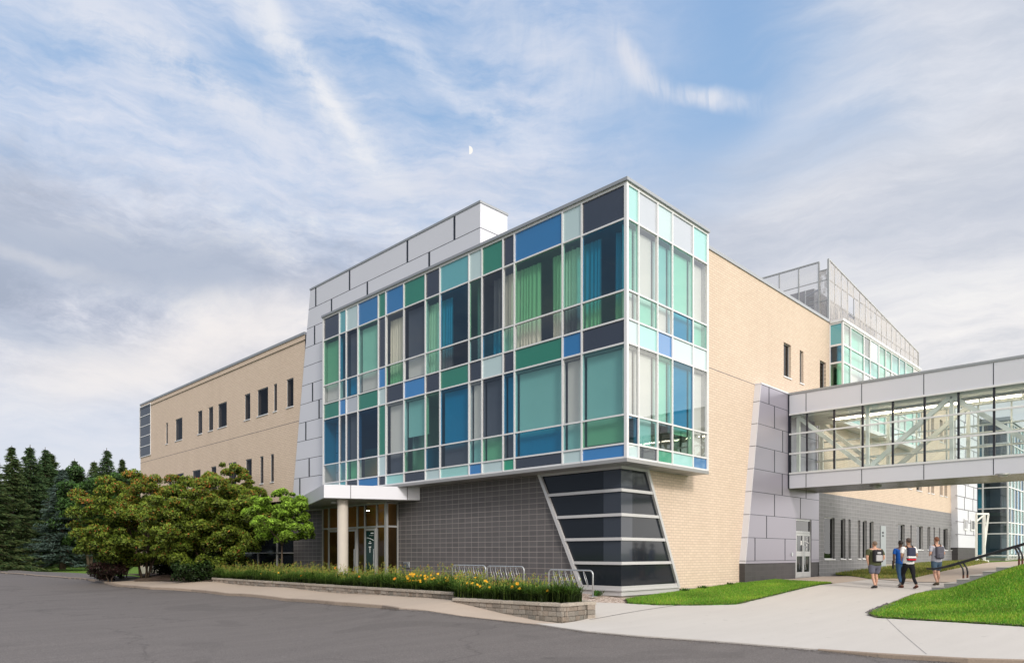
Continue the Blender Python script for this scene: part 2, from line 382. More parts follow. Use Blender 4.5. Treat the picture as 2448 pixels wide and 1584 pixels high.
def pbox(mb, axis, p0, p1, s0, s1, z0, z1, col=None):
    if axis == 'x': mb.box(p0, p1, s0, s1, z0, z1, col)
    else: mb.box(s0, s1, p0, p1, z0, z1, col)
def window(parent, axis, p, s0, s1, z0, z1, inset=.10, frame='grey_metal', sill=True, back='interior'):
    fw = .045; q = p+inset
    mb = MB()
    pbox(mb, axis, q, q+.06, s0, s0+fw, z0, z1); pbox(mb, axis, q, q+.06, s1-fw, s1, z0, z1)
    pbox(mb, axis, q, q+.06, s0+fw, s1-fw, z0, z0+fw); pbox(mb, axis, q, q+.06, s0+fw, s1-fw, z1-fw, z1)
    w = mb.build('window', M[frame], parent)
    g = MB(); g.quad(P3(axis,q+.03,s0+fw,z0+fw), P3(axis,q+.03,s1-fw,z0+fw), P3(axis,q+.03,s1-fw,z1-fw), P3(axis,q+.03,s0+fw,z1-fw))
    g.build('pane', M['vg_k'], w)
    b = MB(); pbox(b, axis, q+.10, q+.9, s0-.02, s1+.02, z0-.02, z1+.02); b.f.pop(2 if axis=='y' else 5); b.c.pop()
    b.build('room', M['room'], w)
    if sill:
        sl = MB(); pbox(sl, axis, p-.04, q-.002, s0-.03, s1+.03, z0-.05, z0+.004); sl.build('sill', M['white'], w)
    return w

# ---- left (west) brick wing
upper = [(370,390),(458,523),(664,706),(762,806),(850,932),(1095,1148),(1212,1312),(1362,1394),(1482,1546)]
lower = [(395,422),(465,535),(615,690),(785,835),(945,1020),(1105,1162),(1237,1269),(1333,1365)]
yEnd = yX(336, XL)
holes = []
for a, b in upper: holes.append((yX(300+b/3.85, XL), yX(300+a/3.85, XL), 9.92, 11.50))
for a, b in lower: holes.append((yX(300+b/3.85, XL), yX(300+a/3.85, XL), 5.88, 7.50))
mb = MB(); y0 = yX(716, XL)-.6
wall(mb, 'x', XL, y0, yEnd, 4.72, 13.6, holes)
mb.quad((XL,yEnd,.3),(XL,yEnd,13.6),(60,yEnd,13.6),(60,yEnd,.3))
bw = mb.build('brick_wall', M['brick_x'], bld)
mb = MB(); pbox(mb, 'x', XL-.006, XL+.004, y0, yEnd, 9.0, 9.022); mb.build('control_joint', M['hair'], bw)
for h in holes: window(bld, 'x', XL, *h[:4], inset=.035)
mb = MB(); mb.box(XL-.05, XL+.45, y0, yEnd+.05, 13.602, 13.74); mb.build('roof_flashing', M['grey_metal'], bld)
# corner glazing at its far end
mb = MB(); ya, yb = yX(360, XL-.03), yEnd+.06; zs = [9.45+i*(13.45-9.45)/5 for i in range(6)]
for z in zs: pbox(mb, 'x', XL-.06, XL-.01, ya, yb, z-.03, z+.03)
for y in (ya, yb): pbox(mb, 'x', XL-.055, XL-.012, y-.025, y+.025, 9.45, 13.45)
cg = mb.build('corner_glazing', M['white'], bld)
for a, b in zip(zs, zs[1:]):
    g = MB(); g.quad((XL-.025,ya,a),(XL-.025,yb,a),(XL-.025,yb,b),(XL-.025,ya,b)); g.build('pane', M['slate_glass'], cg)
# ground floor: dark glazing behind the shrubs
mb = MB(); mb.box(XL+.25, XL+.5, yX(703,XL)-.3, yEnd, .3, 4.72)
mb.build('ground_floor_glazing', M['char_glass'], bld)
mb = MB()
for z in (.75, 1.75, 3.0): mb.box(XL+.17, XL+.246, yX(703,XL)-.3, yEnd, z, z+.06)
y = yX(703,XL)
while y < yEnd: mb.box(XL+.18, XL+.244, y, y+.06, .3, 4.70); y += 2.4
mb.build('glazing_bars', M['alu'], bld)
mb = MB(); mb.box(XL, XL+.24, yX(703,XL)-.3, yEnd, 0, .70); mb.build('foundation', M['concrete_found'], bld)

# ---- silver panel wall with the leaning edge and the raised parapet
yA, zA = onX(742, 693.5, XS); yBt, zBt = onX(701, 1169.6, XS); yBoxL = yX(773, XB)
def slant(z): return yBt+(yA-yBt)*(z-zBt)/(zA-zBt)
yP = yX(1148, XS); zP = 15.67; zlow = 4.02
thick = xY(1213, yP)-XS if False else (onY(1213, 514, yP)[0]-XS)
mb = MB()
mb.prism([(XS,yP,13.2),(XS,yP,zP),(XS,slant(zP),zP),(XS,slant(zlow),zlow),(XS,yBoxL-1.3,zlow),(XS,yBoxL-1.3,13.2)], (.19,0,0))
mb.box(XS+.19, XS+thick, yP, slant(13.2)-.2, 13.62, zP)
pw = mb.build('panel_wall', M['silver'], bld)
mb = MB(); mb.box(XS-.03, XS+thick+.03, yP-.03, slant(zP)+.03, zP+.002, zP+.09); mb.build('parapet_cap', M['grey_metal'], pw)
rows = [15.67-.985*i for i in range(1, 12)]
mb = MB(); e = XS-.004
for z in rows:
    if z < 4.05: continue
    ys = yP if z > 13.6 else yBoxL-.2
    mb.box(e, XS-.0005, ys+.0, slant(z), z-.011, z+.011)
mb.box(XS, XS+thick, yP-.005, yP-.0005, rows[0]-.011, rows[0]+.011)
for r, pxs in {0:(755,835.8,974,1086.5), 1:(792.7,878.2,1026.2), 2:(752.2,), 5:(747.3,), 6:(762.9,), 7:(731.2,), 9:(739.2,), 10:(716.9,)}.items():
    z1 = 15.67-.985*r; z0 = z1-.985
    for px in pxs:
        y = yX(px, XS); mb.box(e-.001, XS-.0005, y-.06, y+.06, z0+.011, z1-.011 if r else z1-.02)
mb.build('panel_joint', M['joint'], pw)

# ---- ground-floor block walls
yV0, yV1 = yX(772, 18.43), yX(922, 18.43)      # vestibule glazing
yRet = yX(951, XG)
mb = MB(); mb.quad((XG,YR,.2),(XG,yRet,.2),(XG,yRet,4.76),(XG,YR,4.76)); mb.quad((XG,yRet,.2),(XG+.6,yRet,.2),(XG+.6,yRet,4.7),(XG,yRet,4.7))
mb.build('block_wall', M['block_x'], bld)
mb = MB(); yl = slant(3)-.0
mb.box(XS+.02, XS+.19, yX(772,XS+.02)-.4, yX(702,XS+.02), .3, 4.015); mb.build('block_wall', M['block_x'], bld)
mb = MB(); mb.box(XG-.03, XG+.1, YR+.0, yRet, -.3, .47); mb.build('foundation', M['concrete_found'], bld)
# wall vent plate
vy, vz = onX(973, 1349, XG)
mb = MB(); mb.box(XG-.05, XG-.001, vy-.22, vy+.22, vz-.12, vz+.12)
vt = mb.build('wall_vent', M['galv'], bld, .01)
mb = MB()
for i in range(4): mb.bar((XG-.055, vy-.16+i*.09, vz-.08), (XG-.055, vy-.06+i*.09, vz+.08), .02)
mb.build('louvre', M['joint'], vt)

# ---- right (south) brick wall
xW0 = 19.10; x981 = xY(1981, YR)
holesR = []
for a, b in ((745,812),(893,927),(1078,1134)): holesR.append((xY(1680+a/3.85,YR), xY(1680+b/3.85,YR), 9.90, 11.46))
mb = MB(); wall(mb, 'y', YR, XG, xY(1958,YR), .46, 13.6, holesR[:2]); wall(mb, 'y', YR, xY(1958,YR), x981, 4.802, 13.6, holesR[2:])
mb.quad((XG,YR,13.0),(XG,YR,13.6),(XG,YR+6,13.6),(XG,YR+6,13.0))
bwr = mb.build('brick_wall', M['brick_y'], bld)
mb = MB(); mb.box(XG, xY(1804,YR), YR-.006, YR+.004, 8.99, 9.012); mb.build('control_joint', M['hair'], bwr)
for h in holesR: window(bld, 'y', YR, *h[:4], frame='alu')
mb = MB(); mb.box(XG-.02, x981+.02, YR-.05, YR+.4, 13.602, 13.74); mb.build('roof_flashing', M['grey_metal'], bld)
mb = MB(); mb.box(xY(1619,YR), xY(1770,YR), YR-.03, YR+.2, -.2, .455); mb.build('foundation', M['concrete_found'], bld)
# roof deck closing the volume
mb = MB()
mb.quad((XG,YR,13.3),(80,YR,13.3),(80,yEnd,13.3),(XG,yEnd,13.3)); mb.quad((80,YR,13.3),(80,YR,0),(80,yEnd,0),(80,yEnd,13.3))
mb.build('roof_deck', M['roof'], bld)

# ---- coloured glass box
FWd = .054
pxL = [773.2,811.7,827.8,855.8,904.7,922.6,965.7,1017.1,1052,1121.3,1152.5,1202.9,1230.1,1344.9,1390.9,1495.5]
ysL = [yX(p, XB) for p in pxL]; ysL[-1] = YB+.03; ysL[0] = yBoxL
pxR = [1499.5,1526,1571.4,1607,1656.4,1691.0]
xsR = [xY(p, YB) for p in pxR]; xsR[0] = XB+.03
zr = [13.42,12.31,10.06,9.155,8.39,6.13,5.22,4.76]
xE = xsR[-1]
mb = MB()
for i, y in enumerate(ysL):
    w = FWd if 0 < i < 15 else .10
    mb.box(XB-.028, XB+.08, y-w/2, y+w/2, ZB+.06, 13.44)
for j, z in enumerate(zr):
    w = FWd if j not in (0,7) else .11
    for a, b in zip(ysL, ysL[1:]): mb.box(XB-.02, XB+.078, b+FWd/2+.001, a-FWd/2-.001, z-w/2, z+w/2)
for i, x in enumerate(xsR):
    w = FWd if 0 < i < 5 else .10
    mb.box(x-w/2, x+w/2, YB-.028, YB+.08, ZB+.06, 13.44)
for j, z in enumerate(zr):
    w = FWd if j not in (0,7) else .11
    for a, b in zip(xsR, xsR[1:]): mb.box(a+FWd/2+.001, b-FWd/2-.001, YB-.02, YB+.078, z-w/2, z+w/2)
mb.box(XB-.032, XB+.03, YB-.032, YB+.03, ZB+.05, 13.45)
box = mb.build('glass_box', M['white'], bld)
mb = MB()
mb.prism([(XB-.09,YB-.09,13.452),(xE+.06,YB-.09,13.452),(xE+.06,YB+.2,13.452),(XB+.2,YB+.2,13.452),(XB+.2,yBoxL+.06,13.452),(XB-.09,yBoxL+.06,13.452)], (0,0,.10))
mb.build('roof_edge', M['grey_metal'], box)
mb = MB(); mb.quad((XB+.2,YB+.2,13.46),(XG+3,YB+.2,13.46),(XG+3,yBoxL,13.46),(XB+.2,yBoxL,13.46)); mb.quad((XB+.2,YB+.2,13.46),(xE,YB+.2,13.46),(xE,YR,13.46),(XB+.2,YR,13.46)) if False else None
mb.quad((XG+3,YB+.2,13.455),(xE,YB+.2,13.455),(xE,YR+.1,13.455),(XG+3,YR+.1,13.455)); mb.build('box_roof', M['roof'], box)
mb = MB()   # soffit, edge channel
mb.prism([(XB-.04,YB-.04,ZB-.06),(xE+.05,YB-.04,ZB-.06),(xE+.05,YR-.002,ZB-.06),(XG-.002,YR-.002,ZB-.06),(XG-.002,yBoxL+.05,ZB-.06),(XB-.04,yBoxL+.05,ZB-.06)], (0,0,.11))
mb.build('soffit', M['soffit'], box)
mb = MB()
y = YB+.5
while y < yBoxL: mb.box(XB+.02, XG-.01, y, y+.02, ZB-.064, ZB-.0605); y += 1.6
x = XB+.6
while x < xE: mb.box(x, x+.02, YB+.02, YR-.01, ZB-.064, ZB-.0605); x += 1.2
mb.build('soffit_joint', M['joint'], box)
# side returns of the box
mb = MB(); mb.quad((xE+.04,YB+.08,ZB),(xE+.04,YR,ZB),(xE+.04,YR,13.44),(xE+.04,YB+.08,13.44)); mb.quad((XB+.08,yBoxL+.04,ZB),(XB+.08,yBoxL+.04,13.44),(XG,yBoxL+.04,13.44),(XG,yBoxL+.04,ZB))
mb.build('side_panel', M['silver'], box)
# colours, left face, columns left to right, rows top to bottom (capital / letter: S=spandrel, v=vision)
LC = [
 'sN vg vc sG vb vc sP', 'sT vb vt sb vn vt sT', 'sP vn vb sV vn vg sN', 'sB vm vc sG vd vc sB', 'sG sN sb sP sG sP sN',
 'sB vc vg sN vc vn sL', 'sG vn vc sb vt vg sN', 'sN vm vm sN vg vb sP', 'sT vb vn sG vb vn sL', 'sP vg vt sN vc vt sb',
 'sG vn vb sP vn vg sP', 'sN vc vm sN vb vn sg', 'sB vg vc sG vt vb sN', 'sP vm vn sB vc vt sP', 'sN vb vg sN vt vg sb']
RC = ['sL vm vc sP vc vd sP', 'sV vc vm sL vc vt sN', 'sP vt vc sb vm vn sg', 'sV vm vb sP vb vg sL', 'sL vc vm sP vc vc sB']  # right face: pale codes put the bright sky's reflection into the pane colours
bt, bs = 0, 0
for ci, colr in enumerate(LC):
    for ri, code in enumerate(colr.split()):
        a, b = ysL[ci+1]+FWd/2, ysL[ci]-FWd/2; z1, z0 = zr[ri]-FWd/2, zr[ri+1]+FWd/2
        g = MB(); xx = XB+.02
        g.box(xx, xx+.008, a-.005, b+.005, z0-.005, z1+.005) if code[0] == 's' else g.quad((xx,a-.01,z0-.01),(xx,b+.01,z0-.01),(xx,b+.01,z1+.01),(xx,a-.01,z1+.01))
        g.build('spandrel_panel' if code[0] == 's' else 'window_pane', M[('sp_' if code[0] == 's' else 'vg_')+code[1]], box)
for ci, colr in enumerate(RC):
    for ri, code in enumerate(colr.split()):
        a, b = xsR[ci]+FWd/2, xsR[ci+1]-FWd/2; z1, z0 = zr[ri]-FWd/2, zr[ri+1]+FWd/2
        g = MB(); yy = YB+.02
        g.box(a-.005, b+.005, yy, yy+.008, z0-.005, z1+.005) if code[0] == 's' else g.quad((a-.01,yy,z0-.01),(b+.01,yy,z0-.01),(b+.01,yy,z1+.01),(a-.01,yy,z1+.01))
        g.build('spandrel_panel' if code[0] == 's' else 'window_pane', M[('sp_' if code[0] == 's' else 'vg_')+code[1]], box)
# rooms behind the glass
mb = MB()
XI = xE-.03
for z in (4.80, 8.42): mb.box(XB+.10, XI, YB+.10, yBoxL-.02, z, z+.30 if z > 5 else z+.05)
mb.build('floor_slab', M['interior_floor'], box)
mb = MB()
mb.box(XB+.10, XI, YB+.10, yBoxL-.02, 12.45, 12.5); mb.box(XB+.10, XI, YB+.10, yBoxL-.02, 8.30, 8.35)
mb.quad((XI,YB+.1,4.7),(XI,yBoxL,4.7),(XI,yBoxL,13.3),(XI,YB+.1,13.3)); mb.quad((XB+.1,yBoxL-.03,4.7),(XI,yBoxL-.03,4.7),(XI,yBoxL-.03,13.3),(XB+.1,yBoxL-.03,13.3))
for p in (965.7, 1121.3, 1344.9):
    yy = yX(p, XB); mb.box(XB+.5, XI-.01, yy-.05, yy+.05, 4.85, 12.4)
mb.build('inner_partition', M['interior'], box)
# roller blinds (fixed in the frames)
def blind(y0, y1, z0, z1, off=.22):
    g = MB(); g.box(XB+off, XB+off+.006, y0, y1, z0, z1); g.build('roller_blind', M['blind'], box)
for c0, z0 in ((2,4.95),(5,4.95),(6,6.75),(8,4.95),(9,4.95),(10,4.95),(11,4.95),(12,4.95),(13,4.95),(14,5.32)):  # a few of these added only to lighten dark smoke panes
    blind(ysL[c0+1]+.05, ysL[c0]-.05, z0, 8.28)
for c0, z0 in ((0,9.3),(2,9.3),(3,9.3),(6,9.3)): blind(ysL[c0+1]+.05, ysL[c0]-.05, z0, 12.2)
for c0, z0, z1 in ((0,6.1,8.28),(1,5.3,8.28),(2,6.1,8.28),(3,5.9,8.28),(0,9.25,12.2),(1,9.25,12.2),(2,9.25,12.2),(3,9.25,12.2),(4,9.25,12.2),(4,4.95,8.28)):  # right-face blinds added across the columns to brighten the panes
    g = MB(); g.box(xsR[c0]+.05, xsR[c0+1]-.05, YB+.22, YB+.226, z0, z1); g.build('roller_blind', M['blind'], box)
# pinboard seen on the lower floor
g = MB(); g.box(XB+.9, XB+.93, yX(904,XB+.9)+.1, yX(872,XB+.9), 5.45, 6.75); g.build('pinboard', plain('pinboard_cork', (.50,.38,.18), .9), box)
# curtains: things that hang
def curtain(px0, px1, label, z0=9.22, z1=12.15, axis='x', off=.34):
    amp = .045; mb = MB()
    if axis == 'x': s0, s1 = yX(px1, XB+off), yX(px0, XB+off)
    else: s0, s1 = xY(px0, YB+off), xY(px1, YB+off)
    n = max(16, int((s1-s0)/.03)); pts = []; ph = random.random()*6
    for i in range(n+1):
        s = s0+(s1-s0)*i/n; a = amp*(math.sin(s*38+ph+1.5*math.sin(s*7+ph))+.35*math.sin(s*91))
        pts.append((s, a))
    q = XB+off if axis == 'x' else YB+off
    i0 = 0
    for s, a in pts:
        for z, kk in ((z0, 1.25), ((z0+z1)/2, 1), (z1, .7)): mb.v.append(P3(axis, q+a*kk, s, z))
    for i in range(n):
        for j in range(2): mb.f.append((i*3+j, (i+1)*3+j, (i+1)*3+j+1, i*3+j+1)); mb.c.append(None)
    o = mb.build('curtain', M['curtain'], None, smooth=True)
    tag(o, label, 'curtain', 'curtains behind the coloured glass')
Z = 700; S = 3.85
curtain(700+905/S, 700+1018/S, 'cream curtain behind a tall clear pane, under a blue panel, upper floor')
curtain(700+1228/S, 700+1350/S, 'mint-tinted curtain filling a narrow upper pane beside dark partition')
curtain(700+1370/S, 700+1480/S, 'blue-tinted curtain drawn to one side behind blue upper pane under teal panel')
curtain(700+1850/S, 700+1928/S, 'dim curtain at one side of the smoke grey upper pane under the green panel')
curtain(700+1948/S, 700+2036/S, 'narrow cream curtain filling the slim upper pane beside the wide green one')
curtain(1200+128/S, 1200+358/S, 'broad green-tinted curtain on one side of the widest green upper pane')
curtain(1200+464/S, 1200+548/S, 'slim green-tinted curtain on the other side of the widest green upper pane')
curtain(1200+568/S, 1200+722/S, 'pale green curtain filling the upper pane below a pale panel near the corner')
curtain(1200+748/S, 1200+922/S, 'blue-tinted curtain behind the blue upper pane at the box corner')
curtain(1200+1050/S, 1200+1100/S, 'thin sheer curtain strip right against the box corner post', off=.4)

# ---- leaning corner window on the ground floor
XW, YW = XG-.045, YR-.045
TLy, TLz = onX(1291, 1134, XW); BLy, BLz = onX(1392, 1402, XW); TRx, TRz = onY(1544, 1122, YW); BRx, BRz = onY(1619, 1400, YW)
zt, zb = 4.62, .60
def ly(z): return BLy+(TLy-BLy)*(z-zb)/(zt-zb)
def rx(z): return BRx+(TRx-BRx)*(z-zb)/(zt-zb)
bars = [zt, 3.85, 3.035, 2.234, 1.425, zb]
mb = MB()
for i, z in enumerate(bars):
    h = .05 if 0 < i < 5 else .065; pr = .07
    mb.prism([(XW-pr,YW-pr,z-h),(rx(z),YW-pr,z-h),(rx(z),YW-.004,z-h),(XW-.004,YW-.004,z-h),(XW-.004,ly(z),z-h),(XW-pr,ly(z),z-h)], (0,0,2*h if i else h+.03))
w = .07
mb.prism([(XW-.09,ly(zb)-w,zb-.05),(XW-.09,ly(zb)+w,zb-.05),(XW-.09,ly(zt)+w,zt+.03),(XW-.09,ly(zt)-w,zt+.03)], (.13,0,0))
mb.prism([(rx(zb)-w,YW-.09,zb-.05),(rx(zb)+w,YW-.09,zb-.05),(rx(zt)+w,YW-.09,zt+.03),(rx(zt)-w,YW-.09,zt+.03)], (0,.13,0))
cw = mb.build('corner_window', M['frame_grey'], bld)
yk = yX(1442.8, XW); xk = xY(1511.7, YW)
for i in range(5):
    z1, z0 = bars[i], bars[i+1]
    m_out = M['char_glass']; m_in = M['slate_glass']
    g = MB(); g.poly([(XW,yk,z0),(XW,ly(z0),z0),(XW,ly(z1),z1),(XW,yk,z1)]); g.build('pane', m_out, cw)
    g = MB(); g.poly([(XW,YW,z0),(XW,yk,z0),(XW,yk,z1),(XW,YW,z1)]); g.build('pane', m_in if i < 4 else m_out, cw)
    g = MB(); g.poly([(XW,YW,z0),(xk,YW,z0),(xk,YW,z1),(XW,YW,z1)]); g.build('pane', m_in if i < 4 else m_out, cw)
    g = MB(); g.poly([(xk,YW,z0),(rx(z0),YW,z0),(rx(z1),YW,z1),(xk,YW,z1)]); g.build('pane', m_out, cw)
mb = MB()
for z0, z1, pr in ((.50,.545,.10),(.34,.49,.05)):
    mb.prism([(XW-pr,YW-pr,z0),(BRx+.06,YW-pr,z0),(BRx+.06,YR,z0),(XG,YR,z0),(XG,BLy+.06,z0),(XW-pr,BLy+.06,z0)], (0,0,z1-z0))
mb.build('sill', M['frame_grey'], cw)
mb = MB(); mb.prism([(XG-.02,YR-.02,-.3),(BRx+.03,YR-.02,-.3),(BRx+.03,YR+.1,-.3),(XG+.1,YR+.1,-.3),(XG+.1,BLy+.03,-.3),(XG-.02,BLy+.03,-.3)], (0,0,.64)); mb.build('foundation', M['concrete_found'], bld)

# ---- entrance vestibule glazing
XV = 18.43
pv = [772, 786.5, 821, 855, 873, 901.5, 921.5]
yv = [yX(p, XV) for p in pv]
mb = MB()
for i, y in enumerate(yv): mb.box(XV-.04, XV+.05, y-.035, y+.035, .55, 4.05)
for z in (.60, 2.97, 4.02):
    for a, b in zip(yv, yv[1:]): mb.box(XV-.03, XV+.04, b+.036, a-.036, z-.04, z+.04)
yc = yv[-1]
mb.box(XV+.051, XG, yc-.06, yc+.0, 3.99, 4.06); mb.box(XV+.051, XG-.05, yc-.05, yc-.0, 2.93, 3.01); mb.box(XG-.06, XG-.002, yc-.06, yc+.02, .5, 3.98); mb.box(XV+.051, XG-.061, yc-.05, yc, .5, .6)
mb.box(XV-.05, XV+.05, yc-.14, yc-.036, .5, 4.05)
eg = mb.build('entrance_glazing', M['alu'], bld)
for a, b in zip(yv, yv[1:]):
    for z0, z1 in ((.64,2.93),(3.01,3.98)):
        g = MB(); g.quad((XV,b,z0),(XV,a,z0),(XV,a,z1),(XV,b,z1)); g.build('pane', M['vg_e'], eg)
for z0, z1 in ((.6,2.93),(3.01,3.99)):
    g = MB(); g.quad((XV+.05,yc-.03,z0),(XG-.06,yc-.03,z0),(XG-.06,yc-.03,z1),(XV+.05,yc-.03,z1)); g.build('pane', M['vg_e'], eg)
def edoor(ya, yb, hand):
    mb = MB(); x0, x1 = XV-.065, XV-.041; w = .10
    a, b = min(ya,yb)+.04, max(ya,yb)-.04
    mb.box(x0, x1, a, a+w, .62, 2.9); mb.box(x0, x1, b-w, b, .62, 2.9); mb.box(x0, x1, a+w, b-w, 2.8, 2.9); mb.box(x0, x1, a+w, b-w, .62, .82)
    d = mb.build('door', M['alu'], eg.parent)
    g = MB(); g.quad((x1-.01,a+w,.82),(x1-.01,b-w,.82),(x1-.01,b-w,2.8),(x1-.01,a+w,2.8)); g.build('pane', M['vg_e'], d)
    hy = a+.05 if hand < 0 else b-.05
    h = MB(); h.tube([(x0,hy,1.95),(x0-.07,hy,1.95),(x0-.07,hy,1.2),(x0-.07,hy+.10,.95),(x0,hy+.12,.95)], .014); h.build('handle', M['galv'], d)
    return d, a+w, b-w
edoor(yv[1], yv[2], -1); edoor(yv[2], yv[3], -1)
d3, da, db = edoor(yv[4], yv[5], -1)
g = MB(); g.box(XV-.060, XV-.056, da+.02, db-.02, 1.0, 2.78); g.build('door_graphic', M['trim_black'], d3)
g = MB(); q = XV-.064; W = db-da; n = 10
for i in range(n):       # white arc and the small lettering block
    t0, t1 = i/n, (i+1)/n
    z0, z1 = 2.42-.10*t0*t0, 2.42-.10*t1*t1; z0 += .02; z1 += .02
    ys0, ys1 = db-.06-t0*(W-.1), db-.06-t1*(W-.1)
    g.quad((q,ys0,2.48-.12*t0**2),(q,ys1,2.48-.12*t1**2),(q,ys1,2.48-.12*t1**2-.015-.02*t1),(q,ys0,2.48-.12*t0**2-.015-.02*t0))
g.box(q, q+.002, da+.06, da+.28, 2.66, 2.70); g.box(q, q+.002, da+.06, da+.42, 2.57, 2.58)
mid = (da+db)/2
g.box(q, q+.002, mid-.05, mid+.05, 2.28, 2.31); g.box(q, q+.002, mid-.11, mid+.11, 2.20, 2.24)
g.box(q, q+.002, mid-.09, mid+.09, 2.02, 2.07); g.box(q, q+.002, mid-.025, mid+.025, 1.78, 2.0)
g.build('door_lettering', M['decal'], d3)
# room behind
mb = MB(); mb.box(XV+.06, 23, yX(945,XG), yV0-.05, .4, .58); mb.build('entrance_floor', M['interior_floor'], bld)
mb = MB(); mb.quad((21,yRet-.5,.5),(21,yV0,.5),(21,yV0,4.3),(21,yRet-.5,4.3)); mb.quad((XV,yV0+.04,.5),(21,yV0+.04,.5),(21,yV0+.04,4.2),(XV,yV0+.04,4.2)); mb.quad((XG+.6,yRet-.4,.5),(23,yRet-.4,.5),(23,yRet-.4,4.2),(XG+.6,yRet-.4,4.2))
mb.build('entrance_back_wall', M['interior_brown'], bld)
mb = MB(); mb.tube([(20.2,yX(880,20.2),3.9),(20.2,yX(880,20.2),3.93)], .07, 12); mb.build('entrance_downlight', lamp_mat('entrance_lamp',(1,.8,.5),60), bld)
# canopy
C0 = rdw(-7.9, 29.5); Rt = (XG-.01, yX(1004, XG))
e2 = (FW[0]*.913-RT[0]*.407, FW[1]*.913-RT[1]*.407)
t = (XS-.01-C0[0])/e2[0]; Lf = (XS-.01, C0[1]+e2[1]*t)
mb = MB(); mb.prism([(*C0,4.09),(*Rt,4.09),(XG-.01,yBoxL+.2,4.09),(XS-.01,yBoxL+.2,4.09),(*Lf,4.09)], (0,0,.56))
cn = mb.build('canopy', M['silver'], bld)
mb = MB(); dirv = Vector((Rt[0]-C0[0], Rt[1]-C0[1], 0)); nrm = Vector((dirv.y, -dirv.x, 0)).normalized()
if nrm.y > 0: nrm = -nrm
for f in ((839.5-774)/230.*.0+.27, .865):
    p = Vector((*C0,0))+dirv*f; p += nrm*.003
    mb.bar((p.x,p.y,4.092),(p.x,p.y,4.648),.02)
mb.build('canopy_joint', M['hair'], cn)
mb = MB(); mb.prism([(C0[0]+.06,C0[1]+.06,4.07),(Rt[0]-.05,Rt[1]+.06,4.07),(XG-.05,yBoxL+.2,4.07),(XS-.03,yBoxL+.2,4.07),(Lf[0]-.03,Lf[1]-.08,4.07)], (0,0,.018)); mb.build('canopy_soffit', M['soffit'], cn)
cx, cy = rd(819.5, 30.4)
mb = MB(); mb.tube([(cx,cy,.3),(cx,cy,4.068)], .232, 32); mb.build('column', M['column'], bld, smooth=False)
mb = MB(); lx, ly_ = rd(800, 31.6); mb.tube([(lx,ly_,3.99),(lx,ly_,4.069)], .17, 20); mb.build('canopy_light', M['alu'], bld)

# ---- silver tower by the side door
xTb = xY(1782.7, YT); xTt = xY(1820, YT); zTt = 8.98; x958 = xY(1958, YT)
def tl(z): return xTb+(xTt-xTb)*(z-1.3)/(zTt-1.3)
doorx0, doorx1 = xY(1903, YT), xY(1940, YT)
mb = MB()
mb.prism([(tl(1.33),YT,1.33),(doorx0,YT,1.33),(doorx0,YT,3.36),(doorx1,YT,3.36),(doorx1,YT,1.33),(x958,YT,1.33),(x958,YT,zTt),(tl(zTt),YT,zTt)], (0,YR-YT+.0,0))
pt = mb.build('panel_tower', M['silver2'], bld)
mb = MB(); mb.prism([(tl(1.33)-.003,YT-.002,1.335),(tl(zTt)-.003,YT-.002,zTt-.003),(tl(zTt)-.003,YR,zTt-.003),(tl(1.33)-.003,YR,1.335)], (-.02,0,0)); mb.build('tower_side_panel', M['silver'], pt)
mb = MB(); mb.box(tl(zTt)-.03, x958, YT-.03, YR, zTt+.001, zTt+.06); mb.build('tower_cap', M['silver'], pt)
mb = MB()
zrow = [1.44+.97*i for i in range(8)]
for z in zrow:
    for a, b in (((tl(z), doorx0), (doorx1, x958)) if z < 3.38 else ((tl(z), x958),)): mb.box(a, b, YT-.004, YT-.0005, z-.010, z+.010)
    mb.box(tl(z)-.028, tl(z)-.0235, YT, YR, z-.010, z+.010)
for r, pxs in {0:(1804.9,1876.7), 1:(1832.6,), 2:(1851.6,1913.6), 3:(1870,1927), 4:(1851.6,), 5:(1870.9,), 6:(1851.4,), 7:(1838.4,)}.items():
    for px in pxs:
        x = xY(px, YT); mb.box(x-.032, x+.032, YT-.005, YT-.0005, zrow[r]+.011, (zrow[r+1] if r < 7 else zTt)-.011)
mb.build('panel_joint', M['joint'], pt)
mb = MB(); mb.box(tl(1.33)-.02, doorx0, YT+.03, YR, .3, 1.328); mb.box(doorx1, x958, YT+.03, YR, .3, 1.328); mb.build('plinth', M['plinth'], bld)
